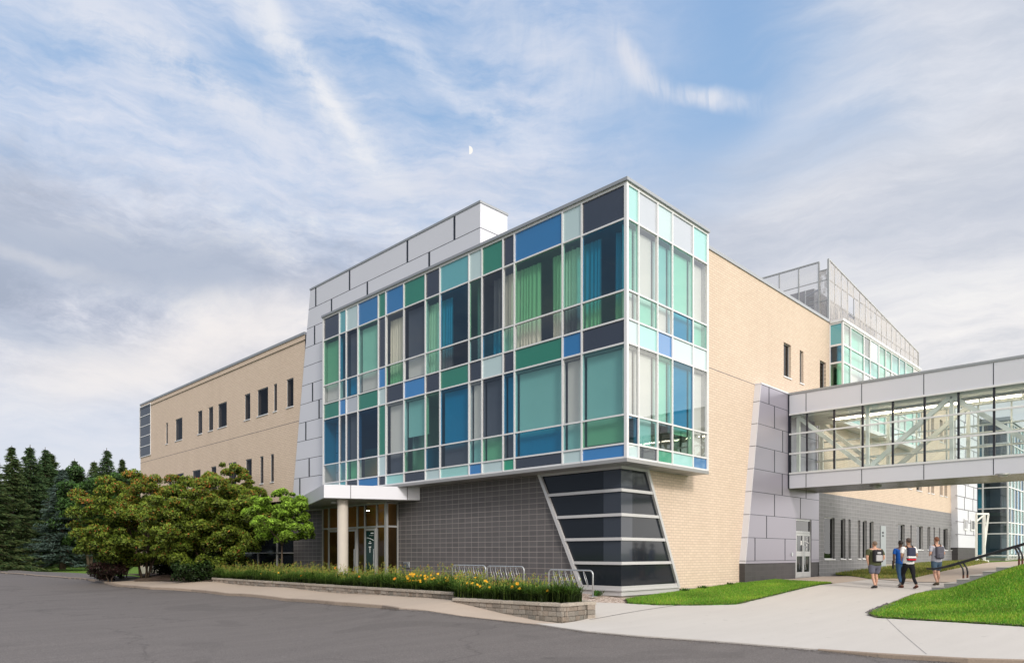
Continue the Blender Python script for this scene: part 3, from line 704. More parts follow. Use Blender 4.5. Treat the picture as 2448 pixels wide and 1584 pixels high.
# double door
mb = MB(); q0, q1 = YT+.04, YT+.12
for a, b in ((doorx0, doorx0+.06), (doorx1-.06, doorx1)): mb.box(a, b, q0, q1, .6, 3.36)
mb.box(doorx0+.06, doorx1-.06, q0, q1, 2.70, 2.80); mb.box(doorx0+.06, doorx1-.06, q0, q1, 3.28, 3.36); mb.box(doorx0, doorx1, YT+.03, YR+.2, .45, .60)
sd = mb.build('side_entrance', M['alu'], bld)
g = MB(); g.quad((doorx0+.06,q0+.04,2.8),(doorx1-.06,q0+.04,2.8),(doorx1-.06,q0+.04,3.28),(doorx0+.06,q0+.04,3.28)); g.build('pane', M['char_glass'], sd)
dm = (doorx0+doorx1)/2
for a, b, hs in ((doorx0+.065, dm-.005, 1), (dm+.005, doorx1-.065, -1)):
    mb = MB(); w = .09
    mb.box(a, a+w, q0-.01, q0+.03, .62, 2.69); mb.box(b-w, b, q0-.01, q0+.03, .62, 2.69)
    for z0, z1 in ((.62,.88),(1.62,1.85),(2.58,2.69)): mb.box(a+w, b-w, q0-.01, q0+.03, z0, z1)
    dd = mb.build('door', M['alu'], bld)
    g = MB(); g.quad((a+w,q0+.02,.88),(b-w,q0+.02,.88),(b-w,q0+.02,2.58),(a+w,q0+.02,2.58)); g.build('pane', M['char_glass'], dd)
    hx = b-.05 if hs > 0 else a+.05
    h = MB(); h.tube([(hx,q0-.01,2.1),(hx,q0-.07,2.1),(hx,q0-.07,1.3),(hx+.10*hs*-1,q0-.07,1.0),(hx+.10*hs*-1,q0-.01,1.0)], .013); h.build('handle', M['galv'], dd)
    if hs < 0:
        g = MB(); q = q0+.012; n = 8
        for i in range(n):
            t0, t1 = i/n, (i+1)/n; X0, X1 = a+w+.02+t0*(b-a-2*w-.04), a+w+.02+t1*(b-a-2*w-.04)
            g.quad((X0,q,2.35-.10*t0**2),(X1,q,2.35-.10*t1**2),(X1,q,2.33-.13*t1**2),(X0,q,2.33-.13*t0**2))
        for z0, z1, s in ((2.48,2.51,.10),(2.40,2.43,.14)): g.box((a+b)/2-.0, (a+b)/2+s, q-.002, q, z0, z1)
        for z0, z1, s in ((2.10,2.18,.06),(1.92,2.0,.03),(1.86,1.93,.012)): g.box((a+b)/2-s, (a+b)/2+s, q-.002, q, z0, z1)
        g.build('door_lettering', M['decal'], dd)
    else:
        g = MB(); g.box(b-w-.16, b-w-.03, q0+.012, q0+.014, 2.15, 2.35); g.build('door_notice', M['decal'], dd)
px_, pz_ = onY(1893, 1324, YT)
g = MB(); g.tube([(px_,YT,pz_),(px_,YT-.03,pz_)], .09, 16); g.build('door_push_plate', M['galv'], bld)

# ---- grey wing beyond the tower (same plane) with buff brick over it
gx0, gx1 = x958, xY(2280, YR)
zg = 4.80
winG = [(470,568,1.46),(622,667,1.46),(693,715,1.46),(780,803,1.46),(825,864,1.46),(888,927,1.46),(1150,1212,2.0),(1263,1278,2.0),(1323,1380,2.0),(1422,1448,2.0),(1478,1490,2.0),(1527,1539,2.0),(1567,1607,2.0),(1635,1647,2.0)]
hg = [(xY(1848+a/3.85,YR), xY(1848+b/3.85,YR), s, 3.60) for a, b, s in winG]
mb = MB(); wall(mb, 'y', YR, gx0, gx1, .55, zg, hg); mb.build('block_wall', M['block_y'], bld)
for h in hg: window(bld, 'y', YR, *h, inset=.09, frame='alu')
winU = [(1243,1275),(1320,1370),(1425,1440),(1455,1482),(1535,1562),(1577,1603)]
hu = [(xY(1848+a/3.85,YR), xY(1848+b/3.85,YR), 5.98, 7.6) for a, b in winU]
hu2 = [(a, b, 9.9, 11.5) for a, b, *_ in hu if a > 51.5]
mb = MB(); wall(mb, 'y', YR, x981, gx1, zg+.002, 13.6, hu+hu2); mb.build('brick_wall', M['brick_y'], bld)
for h in hu+hu2: window(bld, 'y', YR, *h, inset=.16, frame='alu')
mb = MB(); mb.box(gx0, gx1, YR-.02, YR+.1, -.2, .54); mb.build('foundation', M['concrete_found'], bld)
mb = MB(); mb.box(xY(2090,YR), gx1, YR-.03, YR-.021, .3, 1.1); mb.box(x981+.03, gx1, YR-.05, YR+.4, 13.602, 13.74) ; mb.build('foundation', M['concrete_found'], bld)
# grey service door
sx0, sx1 = xY(2104,YR), xY(2116,YR)
mb = MB(); mb.box(sx0, sx1, YR-.05, YR-.004, .78, 3.4); o = mb.build('service_door', plain('grey_door_paint', (.33,.37,.40), .5), bld)
mb = MB(); mb.box(sx0+.2, sx0+.5, YR-.056, YR-.0505, 2.75, 2.85); mb.box(sx0+.2, sx0+.5, YR-.056, YR-.0505, 2.93, 3.05); mb.build('door_notice', M['joint'], o)

# ---- upper glass bay
YBay = 13.19; bx0, bx1 = 37.26, xY(2199, YBay)
pb = [2016.0,2032,2063.9,2079.2,2099.5,2115.8,2129.9,2148.3,2163.6,2182.6,2198.5]
xb = [xY(p, YBay) for p in pb]; xb[0] = bx0+.03
zb_ = [13.52,12.4,11.5,10.1,9.2,8.54]
mb = MB()
for x in xb: mb.box(x-.045, x+.045, YBay-.05, YBay+.04, 8.5, 13.55)
for z in zb_:
    for a, b in zip(xb, xb[1:]): mb.box(a+.046, b-.046, YBay-.04, YBay+.035, z-.045, z+.045)
    mb.box(bx0-.035, bx0+.04, YBay+.05, YR-.05, z-.045, z+.045)
mb.box(bx0-.05, bx0+.05, YR-.05, YR-.001, 8.5, 13.55)
mb.box(bx0-.08, bx1+.05, YBay-.08, YR+.3, 13.56, 13.70); mb.box(bx0-.03, bx1, YBay-.03, YR, 8.40, 8.49)
bay = mb.build('glass_bay', M['white'], bld)
seq = ['vm','vt','sV','vc','vt','sP','vc','vm','vc','vt','vm','sV','vm','sP','vc','vt','vc','vm','sP']
kk = 0
for a, b in zip(xb, xb[1:]):
    for z1, z0 in zip(zb_, zb_[1:]):
        c = seq[(kk*7+3) % len(seq)]; kk += 1
        g = MB(); g.quad((a+.04,YBay,z0),(b-.04,YBay,z0),(b-.04,YBay,z1),(a+.04,YBay,z1))
        g.build('spandrel_panel' if c[0] == 's' else 'window_pane', M[('sp_' if c[0] == 's' else 'vg_')+c[1]], bay)
for (z1, z0), c in zip(zip(zb_, zb_[1:]), ('sT','vd','vg','sT','sN')):
    g = MB(); g.quad((bx0,YBay+.03,z0),(bx0,YR-.03,z0),(bx0,YR-.03,z1),(bx0,YBay+.03,z1)); g.build('spandrel_panel' if c[0]=='s' else 'window_pane', M[('sp_' if c[0] == 's' else 'vg_')+c[1]], bay)
mb = MB(); mb.box(bx0+.1, bx1-.1, YBay+.3, YBay+.31, 8.5, 13.5); mb.build('bay_blind', M['blind'], bay)

# ---- rooftop plant screen
mb = MB(); xs0 = 37.15; zs0, zs1 = 16.88, 15.3; xs1 = xY(2196, YR)
nseg = 17
xx = [xs0+(xs1-xs0)*i/nseg for i in range(nseg+1)]
def ztop(x): return zs0+(zs1-zs0)*(x-xs0)/(xs1-xs0)
scr = thing('_tmp', None, None) if False else None
fr = MB()
fr.bar((xs0,YR+.02,ztop(xs0)),(xs1,YR+.02,ztop(xs1)),.07)
for z in (14.8,15.85,zs0-.5): fr.bar((xs0,YR+.04,z),(xs0,YR+.5,z),.04)
fr.bar((xs0,YR+.02,13.76),(xs0,YR+.02,zs0),.09); fr.bar((xs0,YR+.5,13.76),(xs0,YR+.5,zs0),.08)
fr.bar((xs1,YR+.02,13.76),(xs1,YR+.02,zs1),.08)
for z in (14.8, 15.85): fr.bar((xs0,YR+.04,z),(min(xs1, xs0+(zs0-z)/(zs0-zs1)*(xs1-xs0)) if z > zs1 else xs1,YR+.04,z),.035)
for x in xx[1:-1]: fr.bar((x,YR+.05,13.76),(x,YR+.05,ztop(x)),.035)
yy = YR+.5; 
fr.bar((xs0,YR+.5,zs0-.02),(xs0,22.5,zs0-.02),.07)
while yy < 22.4:
    yy += 1.05; fr.bar((xs0,yy,13.76),(xs0,yy,zs0),.06)
for z in (14.8, 15.85): fr.bar((xs0+.02,YR+.5,z),(xs0+.02,22.5,z),.035)
sc_ = fr.build('rooftop_screen', M['alu'], bld)
cut = {3: (14.6, 15.75), 12: (13.9, 14.4), 14: (13.9,14.3), 15: (13.85,14.35)}
for i in range(nseg):
    a, b = xx[i]+.02, xx[i+1]-.02; g = MB(); y = YR
    if i in cut:
        c0, c1 = cut[i]; g.quad((a,y,13.76),(b,y,13.76),(b,y,c0),(a,y,c0)); g.quad((a,y,c1),(b,y,c1),(b,y,ztop(b)),(a,y,ztop(a)))
    else: g.quad((a,y,13.76),(b,y,13.76),(b,y,ztop(b)),(a,y,ztop(a)))
    g.build('perforated_panel', M['perf'], sc_)
yy = YR+.5
while yy < 22.4:
    g = MB(); g.quad((xs0,yy+.03,13.76),(xs0,yy+1.02,13.76),(xs0,yy+1.02,zs0-.04),(xs0,yy+.03,zs0-.04)); g.build('perforated_panel', M['mesh'], sc_); yy += 1.05
g = MB(); g.quad((xs0,YR+.05,13.76),(xs0,YR+.47,13.76),(xs0,YR+.47,zs0-.5),(xs0,YR+.05,zs0-.5)); g.build('perforated_panel', M['perf'], sc_)
mb = MB(); mb.box(39.0, 49, 15.3, 26, 13.3, 16.25); mb.build('plant_room', plain('plant_room_cladding', (.22,.23,.28), .5), bld)
mb = MB()
for yy in (14.7, 15.5):
    mb.bar((38.3,yy,13.4),(38.3,yy,16.0),.05)
mb.bar((38.3,14.7,13.5),(38.3,15.5,15.0),.05); mb.bar((38.3,15.5,13.5),(39.3,15.5,16),.05); mb.bar((38.3,14.7,15.9),(39.5,16.5,15.9),.05)
for q in range(8): mb.bar((38.3,14.95,13.5+q*.3),(38.3,15.3,13.5+q*.3),.03)
mb.build('plant_ladder', M['galv'], bld)

# ---------------------------------------------------------------- footbridge
XF = 31.57; XK = 35.0; yb1 = YT-.02; yb0 = -9.0
fb = thing('footbridge', 'enclosed glass footbridge with silver fascias joining the brick building at upper floor', 'bridge')
zf = [8.95, 8.04, 7.15, 6.26, 5.37, 4.70]
mb = MB()
for xa, xb2 in ((XF, XF+.12), (XK-.12, XK)):
    mb.box(xa, xb2, yb0, yb1, zf[1], zf[0]); mb.box(xa, xb2, yb0, yb1, zf[5], zf[4])
mb.build('fascia', M['silver'], fb)
mb = MB()
for p in (1927, 2060, 2208.5, 2375):
    y = yX(p, XF)
    for z0, z1 in ((zf[5]+.01, zf[4]-.06), (zf[1]+.06, zf[0]-.03)): mb.box(XF-.004, XF-.0005, y-.014, y+.014, z0, z1)
mb.box(XF-.05, XF-.0005, yb1-.03, yb1+.01, zf[5], zf[0])
mb.build('fascia_joint', M['joint'], fb)
mb = MB(); mb.box(XF-.04, XK+.04, yb0, yb1, zf[0]+.001, zf[0]+.09); mb.build('bridge_roof', M['grey_metal'], fb)
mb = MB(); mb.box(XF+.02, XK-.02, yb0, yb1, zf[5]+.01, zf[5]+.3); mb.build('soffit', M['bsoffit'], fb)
mb = MB(); mb.box(XF+.13, XK-.13, yb0, yb1, 5.02, 5.30); mb.build('bridge_floor', plain('bridge_floor', (.34,.33,.31), .6), fb)
mb = MB(); mb.box(XF+.13, XK-.13, yb0, yb1, 8.12, 8.16); mb.build('bridge_ceiling', plain('bridge_ceiling', (.66,.70,.68), .8), fb)
mp = [1928.5,1993.5,2061.5,2133.7,2209.8,2290.9,2376.0]
my = [yX(p, XF) for p in mp]; stp = my[-2]-my[-1]
while my[-1] > yb0+stp: my.append(my[-1]-stp)
mb = MB(); mb2 = MB()
for y in [yb1-.05]+my:
    mb.box(XF+.02, XF+.08, y-.04, y+.04, zf[4]+.04, zf[1]-.04); mb2.box(XK-.08, XK-.02, y-.03, y+.03, zf[4]+.04, zf[1]-.04)
mb.build('mullion', M['dark_frame'], fb)
mb2.build('mullion', M['steel_white'], fb)
mb = MB()
for z in zf[1:5]:
    mb.box(XF-.045, XF+.019, yb0, yb1-.02, z-.035, z+.035); mb.box(XK-.05, XK+.03, yb0, yb1-.02, z-.03, z+.03)
mb.build('transom', M['white'], fb)
ends = [yb1-.05]+my
for a, b in zip(ends, ends[1:]):
    for z1, z0 in zip(zf[1:5], zf[2:5]):
        g = MB(); g.quad((XF+.03,b,z0),(XF+.03,a,z0),(XF+.03,a,z1),(XF+.03,b,z1)); g.build('window_pane', M['vg_y'], fb)
g = MB(); g.quad((XK-.05,yb0,zf[4]),(XK-.05,yb1,zf[4]),(XK-.05,yb1,zf[1]),(XK-.05,yb0,zf[1])); g.build('rear_glazing', M['vg_y'], fb)
mb = MB()
tn = [my[0]+ (ends[0]-my[0])*.7, my[2], my[5], my[5]-(my[2]-my[5]), my[5]-2*(my[2]-my[5])]
for x in (XF+.9, XK-.9):
    pass
tn = [yb1-.3, my[2]-.1, my[5]+.3]; L = tn[1]-tn[2]; tn += [tn[-1]-L, tn[-1]-2*L]
for x in (XF+.35, XK-.35):
    for i, (a, b) in enumerate(zip(tn, tn[1:])):
        z0, z1 = (7.95, 5.35) if i % 2 == 0 else (5.35, 7.95)
        mb.bar((x,a,z0),(x,b,z1),.17,.17)
    for a in tn: mb.bar((x,a,5.3),(x,a,8.1),.13)
    mb.bar((x,yb0,8.03),(x,yb1,8.03),.16); mb.bar((x,yb0,5.38),(x,yb1,5.38),.16)
mb.build('truss', M['steel_white'], fb)
mb = MB()
for z in (6.15, 6.75): mb.tube([(XK-.6,yb0,z),(XK-.6,yb1-.1,z)], .03, 8)
mb.build('inner_handrail', M['steel_white'], fb)
mb = MB(); xm = XF+2.1; y = yb1-1.2
while y > yb0+1.5: mb.box(xm-.05, xm+.05, y-1.35, y, 7.93, 7.98); y -= 1.45
lt = mb.build('light_strip', M['lamp'], fb)
mb = MB(); mb.box(xm-.10, xm+.10, yb0+.2, yb1-1, 8.0, 8.06); mb.build('light_housing', M['grey_metal'], fb)
mb = MB()
for px, py in ((2093,1161),(2397,1132)):
    d = ray(px, py); t = (zf[5]-CZ)/d[2]; x, y = t*d[0], t*d[1]; mb = MB(); mb.tube([(x,y,4.60),(x,y,4.655),(x,y,4.66),(x,y,4.709)], [.14,.15,.24,.24], 20); mb.build('soffit_light', M['alu'], fb)

# ---------------------------------------------------------------- far silver tower and glass building
fg = thing('glass_link_building', 'distant glass-walled building with a leaning silver panel tower beyond the grey wing', 'building')
tx0b, tx0t = xY(2291, 13.4), xY(2284, 13.4); tx1 = xY(2336, 13.4)
mb = MB(); mb.prism([(tx0b,13.4,2.2),(tx1,13.4,2.2),(tx1,13.4,13.2),(tx0t,13.4,13.2)], (0,4,0)); 
tw = mb.build('panel_tower', M['silver'], fg)
mb = MB()
for i in range(11):
    z = 3.2+i*.97; mb.box(tx0t, tx1, 13.38, 13.399, z-.02, z+.02)
    for fpos in ((.35,.8),(.5,),(.3,.75))[i % 3]: x = tx0b+(tx1-tx0b)*fpos; mb.box(x-.04, x+.04, 13.38, 13.3985, z+.02, z+.95)
mb.build('panel_joint', M['hair'], tw)
mb = MB(); mb.box(tx0b-.05, tx1, 13.42, 17, .8, 2.19); mb.build('plinth', M['plinth'], fg)
for a, b in ((2304,2312),(2320,2328)):
    x0, x1 = xY(a,13.4), xY(b,13.4); mb = MB(); mb.box(x0, x1, 13.34, 13.37, 3.55, 4.45); w_ = mb.build('window', M['white'], fg)
    mb = MB(); mb.box(x0+.15, x1-.15, 13.32, 13.339, 3.7, 4.35); mb.build('pane', M['char_glass'], w_)
mb = MB(); mb.box(tx1, 72.3, 14.2, 18, 1.0, 13.2); mb.build('dark_cladding', plain('dark_cladding', (.03,.033,.04), .4), fg)
XQ = 72.4; yq0 = 12.07; yq1 = 13.9
mb = MB(); zq = [1.57,3.45,4.4,5.62,7.43,9.3,11.2,13.0]
for z in zq:
    mb.box(XQ-.06, XQ+.06, yq0, yq1+1.5, z-.05, z+.05); mb.box(XQ+.06, 96, yq0-.06, yq0+.06, z-.05, z+.05)
for y in (yq0, yq0+.95*1.9, yq1+1.2): mb.box(XQ-.07, XQ+.07, y-.06, y+.06, 1.3, 13.1)
xm_ = XQ+1.0
while xm_ < 96: mb.box(xm_-.05, xm_+.05, yq0-.07, yq0+.07, 1.3, 13.1); xm_ += 1.5
gf = mb.build('curtain_wall_frame', M['white'], fg)
cols = ['vt','vd','vt','vb','vn','vt','vg']
kk = 0
for z0, z1 in zip(zq, zq[1:]):
    for a, b in ((yq0, yq0+1.8), (yq0+1.8, yq1+1.2)):
        g = MB(); g.quad((XQ,a,z0),(XQ,b,z0),(XQ,b,z1),(XQ,a,z1)); g.build('window_pane', M[['vg_b','vg_n','vg_d','vg_t'][(kk*3+1)%4]], gf); kk += 1
    x = XQ
    while x < 90: g = MB(); g.quad((x,yq0,z0),(x+3,yq0,z0),(x+3,yq0,z1),(x,yq0,z1)); g.build('window_pane', M['vg_t' if kk%3 else 'vg_d'], gf); x += 3; kk += 1
mb = MB(); mb.box(XQ+3, 96, yq0+3, 18, 1, 13.1); mb.box(XQ+.2, 96, yq0+.2, 18, 1.0, 1.4); mb.box(XQ+.2, 96, yq0+.2, 18, 5.3, 5.6); mb.box(XQ+.2, 96, yq0+.2, 18, 9.0, 9.3); mb.build('inner_walls', M['interior'], fg)
mb = MB(); mb.box(XQ-.2, 96, yq0-.2, 18, 13.1, 13.4); mb.build('roof', M['grey_metal'], fg)
# steel frame
sb = rd(2349, 50.5); z0 = T(*sb)
sf = thing('steel_frame', 'white steel frame with braces standing outside far glass building', 'frame', loc=(sb[0], sb[1], z0))
mb = MB(); ax = Vector((RT[0], RT[1], 0))
A, B, Cc = -ax*.45, ax*.12, ax*.42
for p, q, w in ((A, A, .12), (B, B, .14)): mb.bar(p, q+Vector((0,0,3.45)), w)
mb.bar(B+Vector((0,0,.9)), Cc+Vector((0,0,3.45)), .11); mb.bar(A+Vector((0,0,3.45)), Cc+Vector((0,0,3.45)), .13)
mb.bar(A+Vector((0,0,2.9)), B+Vector((0,0,3.4)), .09); mb.bar(A+Vector((0,0,.15)), B+Vector((0,0,.6)), .09); mb.bar(A+Vector((0,0,.06)), Cc+Vector((0,0,.06)), .12)
mb.build('frame', M['steel_white'], sf)

# ---------------------------------------------------------------- ground areas
def dens(pts, step=.7):
    out = []
    for i, p in enumerate(pts):
        q = pts[(i+1) % len(pts)]; L = math.dist(p, q); n = max(1, min(40, int(L/step)))
        for k in range(n): out.append((p[0]+(q[0]-p[0])*k/n, p[1]+(q[1]-p[1])*k/n))
    return out
def inside(poly, P):
    x, y = P[:,0], P[:,1]; r = np.zeros(len(P), bool); n = len(poly)
    for i in range(n):
        x0, y0 = poly[i]; x1, y1 = poly[(i+1) % n]
        if y0 == y1: continue
        c = ((y0 > y) != (y1 > y)) & (x < (x1-x0)*(y-y0)/(y1-y0)+x0); r ^= c
    return r
AREAS = {}
def area(name, poly, mat, dz=0., step=.8, skirt=0., kind='structure', label=None, fz=None, parent=None):
    b = dens(poly, step); arr = np.array(b)
    lo, hi = arr.min(0), arr.max(0)
    gx = np.arange(lo[0], hi[0], step); gy = np.arange(lo[1], hi[1], step)
    if len(gx)*len(gy) > 40000:
        gx = np.linspace(lo[0], hi[0], 180); gy = np.linspace(lo[1], hi[1], 180)
    gp = np.stack(np.meshgrid(gx, gy), -1).reshape(-1, 2); gp = gp[inside(poly, gp)]
    allp = [Vector(p) for p in b]+[Vector(p) for p in gp]
    vs, es, fs, *_ = delaunay_2d_cdt(allp, [], [list(range(len(b)))], 1, 1e-4)
    xy = np.array([tuple(v) for v in vs]); z = TA(xy)+dz
    if fz is not None: z = z+np.array([fz(x, y) for x, y in xy])
    mb = MB(); mb.v = [(x, y, zz) for (x, y), zz in zip(xy, z)]; mb.f = [tuple(f) for f in fs]; mb.c = [None]*len(fs)
    if skirt:
        for i, p in enumerate(b):
            q = b[(i+1) % len(b)]
            z0 = T(*p)+dz+(fz(*p) if fz else 0); z1 = T(*q)+dz+(fz(*q) if fz else 0)
            mb.quad((*p,z0),(*q,z1),(*q,z1-skirt),(*p,z0-skirt))
    o = mb.build(name, mat, parent)
    # faces up
    me = o.data
    bm = bmesh.new(); bm.from_mesh(me)
    for f in bm.faces:
        if f.normal.z < -.1: f.normal_flip()
    bm.to_mesh(me); bm.free()
    me.shade_smooth() if not skirt else None
    if kind: o['kind'] = kind
    if label: o['label'] = label
    AREAS[name] = poly
    return o
def px(*pts): return [G(*p) for p in pts]

def drop(x, y):
    r = x*RT[0]+y*RT[1]; return -(.085*sm(-2.6, -4.4, r) + .055*sm(5.6, 6.6, r)) - .012
curbL = [(0,1366),(84,1373.5),(150,1378),(212,1382.6),(256,1390.7),(315,1399),(359,1402.8),(458,1408),(549,1417.4),(685,1429.5),(800,1437.6),(913.8,1446),(953,1452),(1100,1470),(1200,1481),(1280,1490)]
apron = [(1400,1508),(1535,1520),(1700,1531),(1956,1552)]
curbR = [(2099,1562),(2312,1574),(2448,1578)]
edgeW = px(*(curbL+apron+curbR))
far_left = rdw(-110, 75)
road_poly = [far_left]+edgeW+[rdw(14,9.9), rdw(30,8.6), rdw(30,-12), rdw(-70,-12), rdw(-110,20)]
area('road', road_poly, M['asphalt'], 0, 1.0, fz=drop)
# big ground sheet to the horizon
mb = MB(); N = 70; ext = np.concatenate([-np.geomspace(900, 3, 35), np.geomspace(3, 900, 35)])
gx, gy = np.meshgrid(ext+20, ext+20); xy = np.stack([gx.ravel(), gy.ravel()], -1)
cl = xy.copy(); dd = np.hypot(cl[:,0]-20, cl[:,1]-20); s = np.minimum(1, 110/np.maximum(dd, 1e-6)); cl = (cl-20)*s[:,None]+20
z = TA(cl)-.35
mb.v = [(a, b, c) for (a, b), c in zip(xy, z)]
mb.f = [(i*N+j, i*N+j+1, (i+1)*N+j+1, (i+1)*N+j) for i in range(N-1) for j in range(N-1)]; mb.c = [None]*len(mb.f)
tag(mb.build('ground', M['far_grass'], smooth=True), kind='structure')

# sidewalk (tan) and asphalt strip at far left
walk_back = [(320,1387),(385,1387.5),(507,1388),(600,1396),(680,1402.6),(836,1415.6),(914,1422),(1017.7,1427.8),(1060,1432)]
wall2_base = [(1100,1441),(1186,1462),(1280,1481.8),(1345,1489.5)]
wpoly = px(*([(256,1390.7),(315,1399),(359,1402.8),(458,1408),(549,1417.4),(685,1429.5),(800,1437.6),(913.8,1446),(953,1452),(1100,1470),(1200,1481),(1280,1490),(1330,1497)]))+px(*reversed(wall2_base+[]))+px(*reversed(walk_back))
def inset_back(pts, d): return pts
area('sidewalk', wpoly, M['walk'], .004, .6, skirt=.16)
strip = px((-200,1352),(0,1366.2),(84,1373.7),(150,1378.2),(212,1382.8),(256,1390.9),(262,1389),(385,1387),(340,1378),(215,1370),(73,1364),(-200,1348))
area('side_path', strip, M['asphalt'], -.02, 1.0, skirt=.12)
# curb stones along the road
def curb_strip(name, pts, w, dz, h, mat):
    mb = MB(); P = dens(px(*pts)+[None][:0], .5); P = []
    W = px(*pts)
    for a, b in zip(W, W[1:]):
        n = max(1, int(math.dist(a, b)/.5))
        for k in range(n): P.append((a[0]+(b[0]-a[0])*k/n, a[1]+(b[1]-a[1])*k/n))
    P.append(W[-1])
    for i in range(len(P)-1):
        a, b = Vector(P[i]), Vector(P[i+1]); d = (b-a).normalized(); n1 = Vector((-d.y, d.x))
        if n1.dot(Vector(FW)) < 0: n1 = -n1
        j0, j1 = random.uniform(-.012,.012), random.uniform(-.012,.012)
        za, zb2 = T(*a)+dz, T(*b)+dz
        a0 = a-n1*(.02+j0); b0 = b-n1*(.02+j0); a1 = a+n1*w; b1 = b+n1*w
        mb.quad((*a0,za-h),(*b0,zb2-h),(*b0,zb2-.015),(*a0,za-.015)); mb.quad((*a0,za-.015),(*b0,zb2-.015),(*(b-n1*.0),zb2),(*(a-n1*.0),za))
        mb.quad((*a,za),(*b,zb2),(*b1,zb2),(*a1,za))
    o = mb.build(name, mat); tag(o, kind='structure'); return o
curb_strip('curb', curbL[:13], .15, .009, .14, M['curb'])
curb_strip('curb', [(1956,1552)]+curbR+[(2600,1592)], .035, .018, .14, M['curb'])
# pale path: apron, forecourt, branch to the right
pathp = px((1345,1489.5),(1403,1479),(1403.5,1438.5),(1500,1442),(1575,1446),(1650,1446.3),(1760,1444),(1860,1420),(1960,1398),(1990,1394.5),(2080,1384),(2180,1390),(2300,1391),(2227,1413),(2190,1420),(2130,1444),(2085,1463),(2079,1470),(2100,1477),(2220,1484),(2340,1491),(2448,1498),(2650,1508)) + [rdw(13.5,10.6)] + px((2448,1577.5),(2312,1573.5),(2099,1561.5),(1956,1551.5),(1700,1530.5),(1535,1519.5),(1400,1507.5),(1280,1489.8),(1310,1490))
area('path', pathp, M['path'], .010, .6, skirt=.10)
ent = px((1895,1383),(1958,1377.5),(1975,1377),(2030,1376.5),(2080,1384),(1990,1394.7),(1830,1389),(1840,1386))
area('entrance_path', ent, M['walk'], .012, .5)
# joint line across the path
a, b = G(1409,1481), G(1625,1446.3)
mb = MB(); n = 24
for i in range(n):
    p = (a[0]+(b[0]-a[0])*i/n, a[1]+(b[1]-a[1])*i/n); q = (a[0]+(b[0]-a[0])*(i+1)/n, a[1]+(b[1]-a[1])*(i+1)/n)
    w = .012+.008*random.random()
    mb.quad((p[0],p[1]-w,T(*p)+.016),(q[0],q[1]-w,T(*q)+.016),(q[0],q[1]+w,T(*q)+.016),(p[0],p[1]+w,T(*p)+.016))
tag(mb.build('path_joint', M['joint']), kind='structure')
for (pa, pb) in (((2120,1479),(2215,1564)),):
    a, b = G(*pa), G(*pb); mb = MB(); n = 30
    for i in range(n):
        p = (a[0]+(b[0]-a[0])*i/n, a[1]+(b[1]-a[1])*i/n); q = (a[0]+(b[0]-a[0])*(i+1)/n, a[1]+(b[1]-a[1])*(i+1)/n); w = .004
        mb.quad((p[0],p[1]-w,T(*p)+.016),(q[0],q[1]-w,T(*q)+.016),(q[0],q[1]+w,T(*q)+.016),(p[0],p[1]+w,T(*p)+.016))
    tag(mb.build('path_joint', M['hair']), kind='structure')
Wg = px(*(curbL[3:]+apron+curbR)); grit = []; gcol = []
for i in range(9000):
    j = random.randrange(len(Wg)-1); t_ = random.random(); x = Wg[j][0]+(Wg[j+1][0]-Wg[j][0])*t_; y = Wg[j][1]+(Wg[j+1][1]-Wg[j][1])*t_
    o_ = abs(random.gauss(0,.22))+.02; x -= FW[0]*o_; y -= FW[1]*o_; z = T(x,y)+drop(x,y)+.004; r = random.uniform(.004,.016); a_ = random.random()*6; v = random.uniform(.5,1.4)
    grit.append([(x+r*math.cos(a_+q*1.57),y+r*math.sin(a_+q*1.57),z+(.004 if q%2 else 0)) for q in range(4)]); gcol.append(random.choice([(.10*v,.075*v,.05*v),(.30*v,.26*v,.22*v),(.18*v,.16*v,.15*v)]))
GRIT = (grit, gcol)
# gravel by the racks
grp = px((1405,1438),(1500,1441.8),(1498,1428),(1484,1424.7)) + [(XG-.02,YR-.1),(XG-.02,24),(16.6,24),(16.4,20),(16.0,16),(14.95,12.2)]
o = area('gravel_strip', grp, M['gravel'], .0, .5, kind='stuff'); tag(o, 'pinkish pea gravel along the foot of dark block wall', 'gravel')
# lawns
lawnA = px((1497,1434),(1500,1442.2),(1575,1446.4),(1650,1446.8),(1760,1444.5),(1860,1420.5),(1955,1398),(1990,1394.2),(1905,1390),(1850,1386.5),(1780,1394)) + [(xY(1768,YR-.06),YR-.06),(xY(1622,YR-.06),YR-.06)]
def mound(x, y): return .035
area('lawn', lawnA, M['lawn'], .03, .5, skirt=.08)
# right lawn: bank that climbs beside the steps
stepA = G(2227, 1413); sdir = Vector((0,-1))
def bankz(x, y):
    dy = stepA[1]-y; dx = stepA[0]-x
    k = sm(0.0, 3.2, dy)*sm(5.2, .3, dx)
    return 1.00*k*sm(-4.6,-.6, -dx-3.6) if False else .95*k
lawnB = px((2448,1497.5),(2340,1490.5),(2220,1483.5),(2100,1476.5),(2080,1470),(2086,1463.5),(2131,1444.5),(2190,1421),(2227,1414))
lawnB = [p for p in lawnB]+[(stepA[0]+.0, stepA[1]-1), (stepA[0], stepA[1]-2.4), (stepA[0], stepA[1]-9)]+px((2900,1530))
area('lawn', lawnB, M['lawn'], .02, .45, skirt=.12, fz=bankz)
LB_poly = lawnB
# raised terrace behind the bank (top of the steps)
zt_ = T(*stepA)+.90
# grass bank in front of the grey wing
bankG = px((2030,1376.3),(2080,1383.5),(2180,1384),(2240,1370),(2363,1345.5)) + [(xY(2330,YR-.3),YR-.6),(gx1,YR-.04),(xY(1995,YR-.04),YR-.04)]
def bz(x, y): return 0
area('grass_bank', bankG, M['rough_grass'], .02, .6)
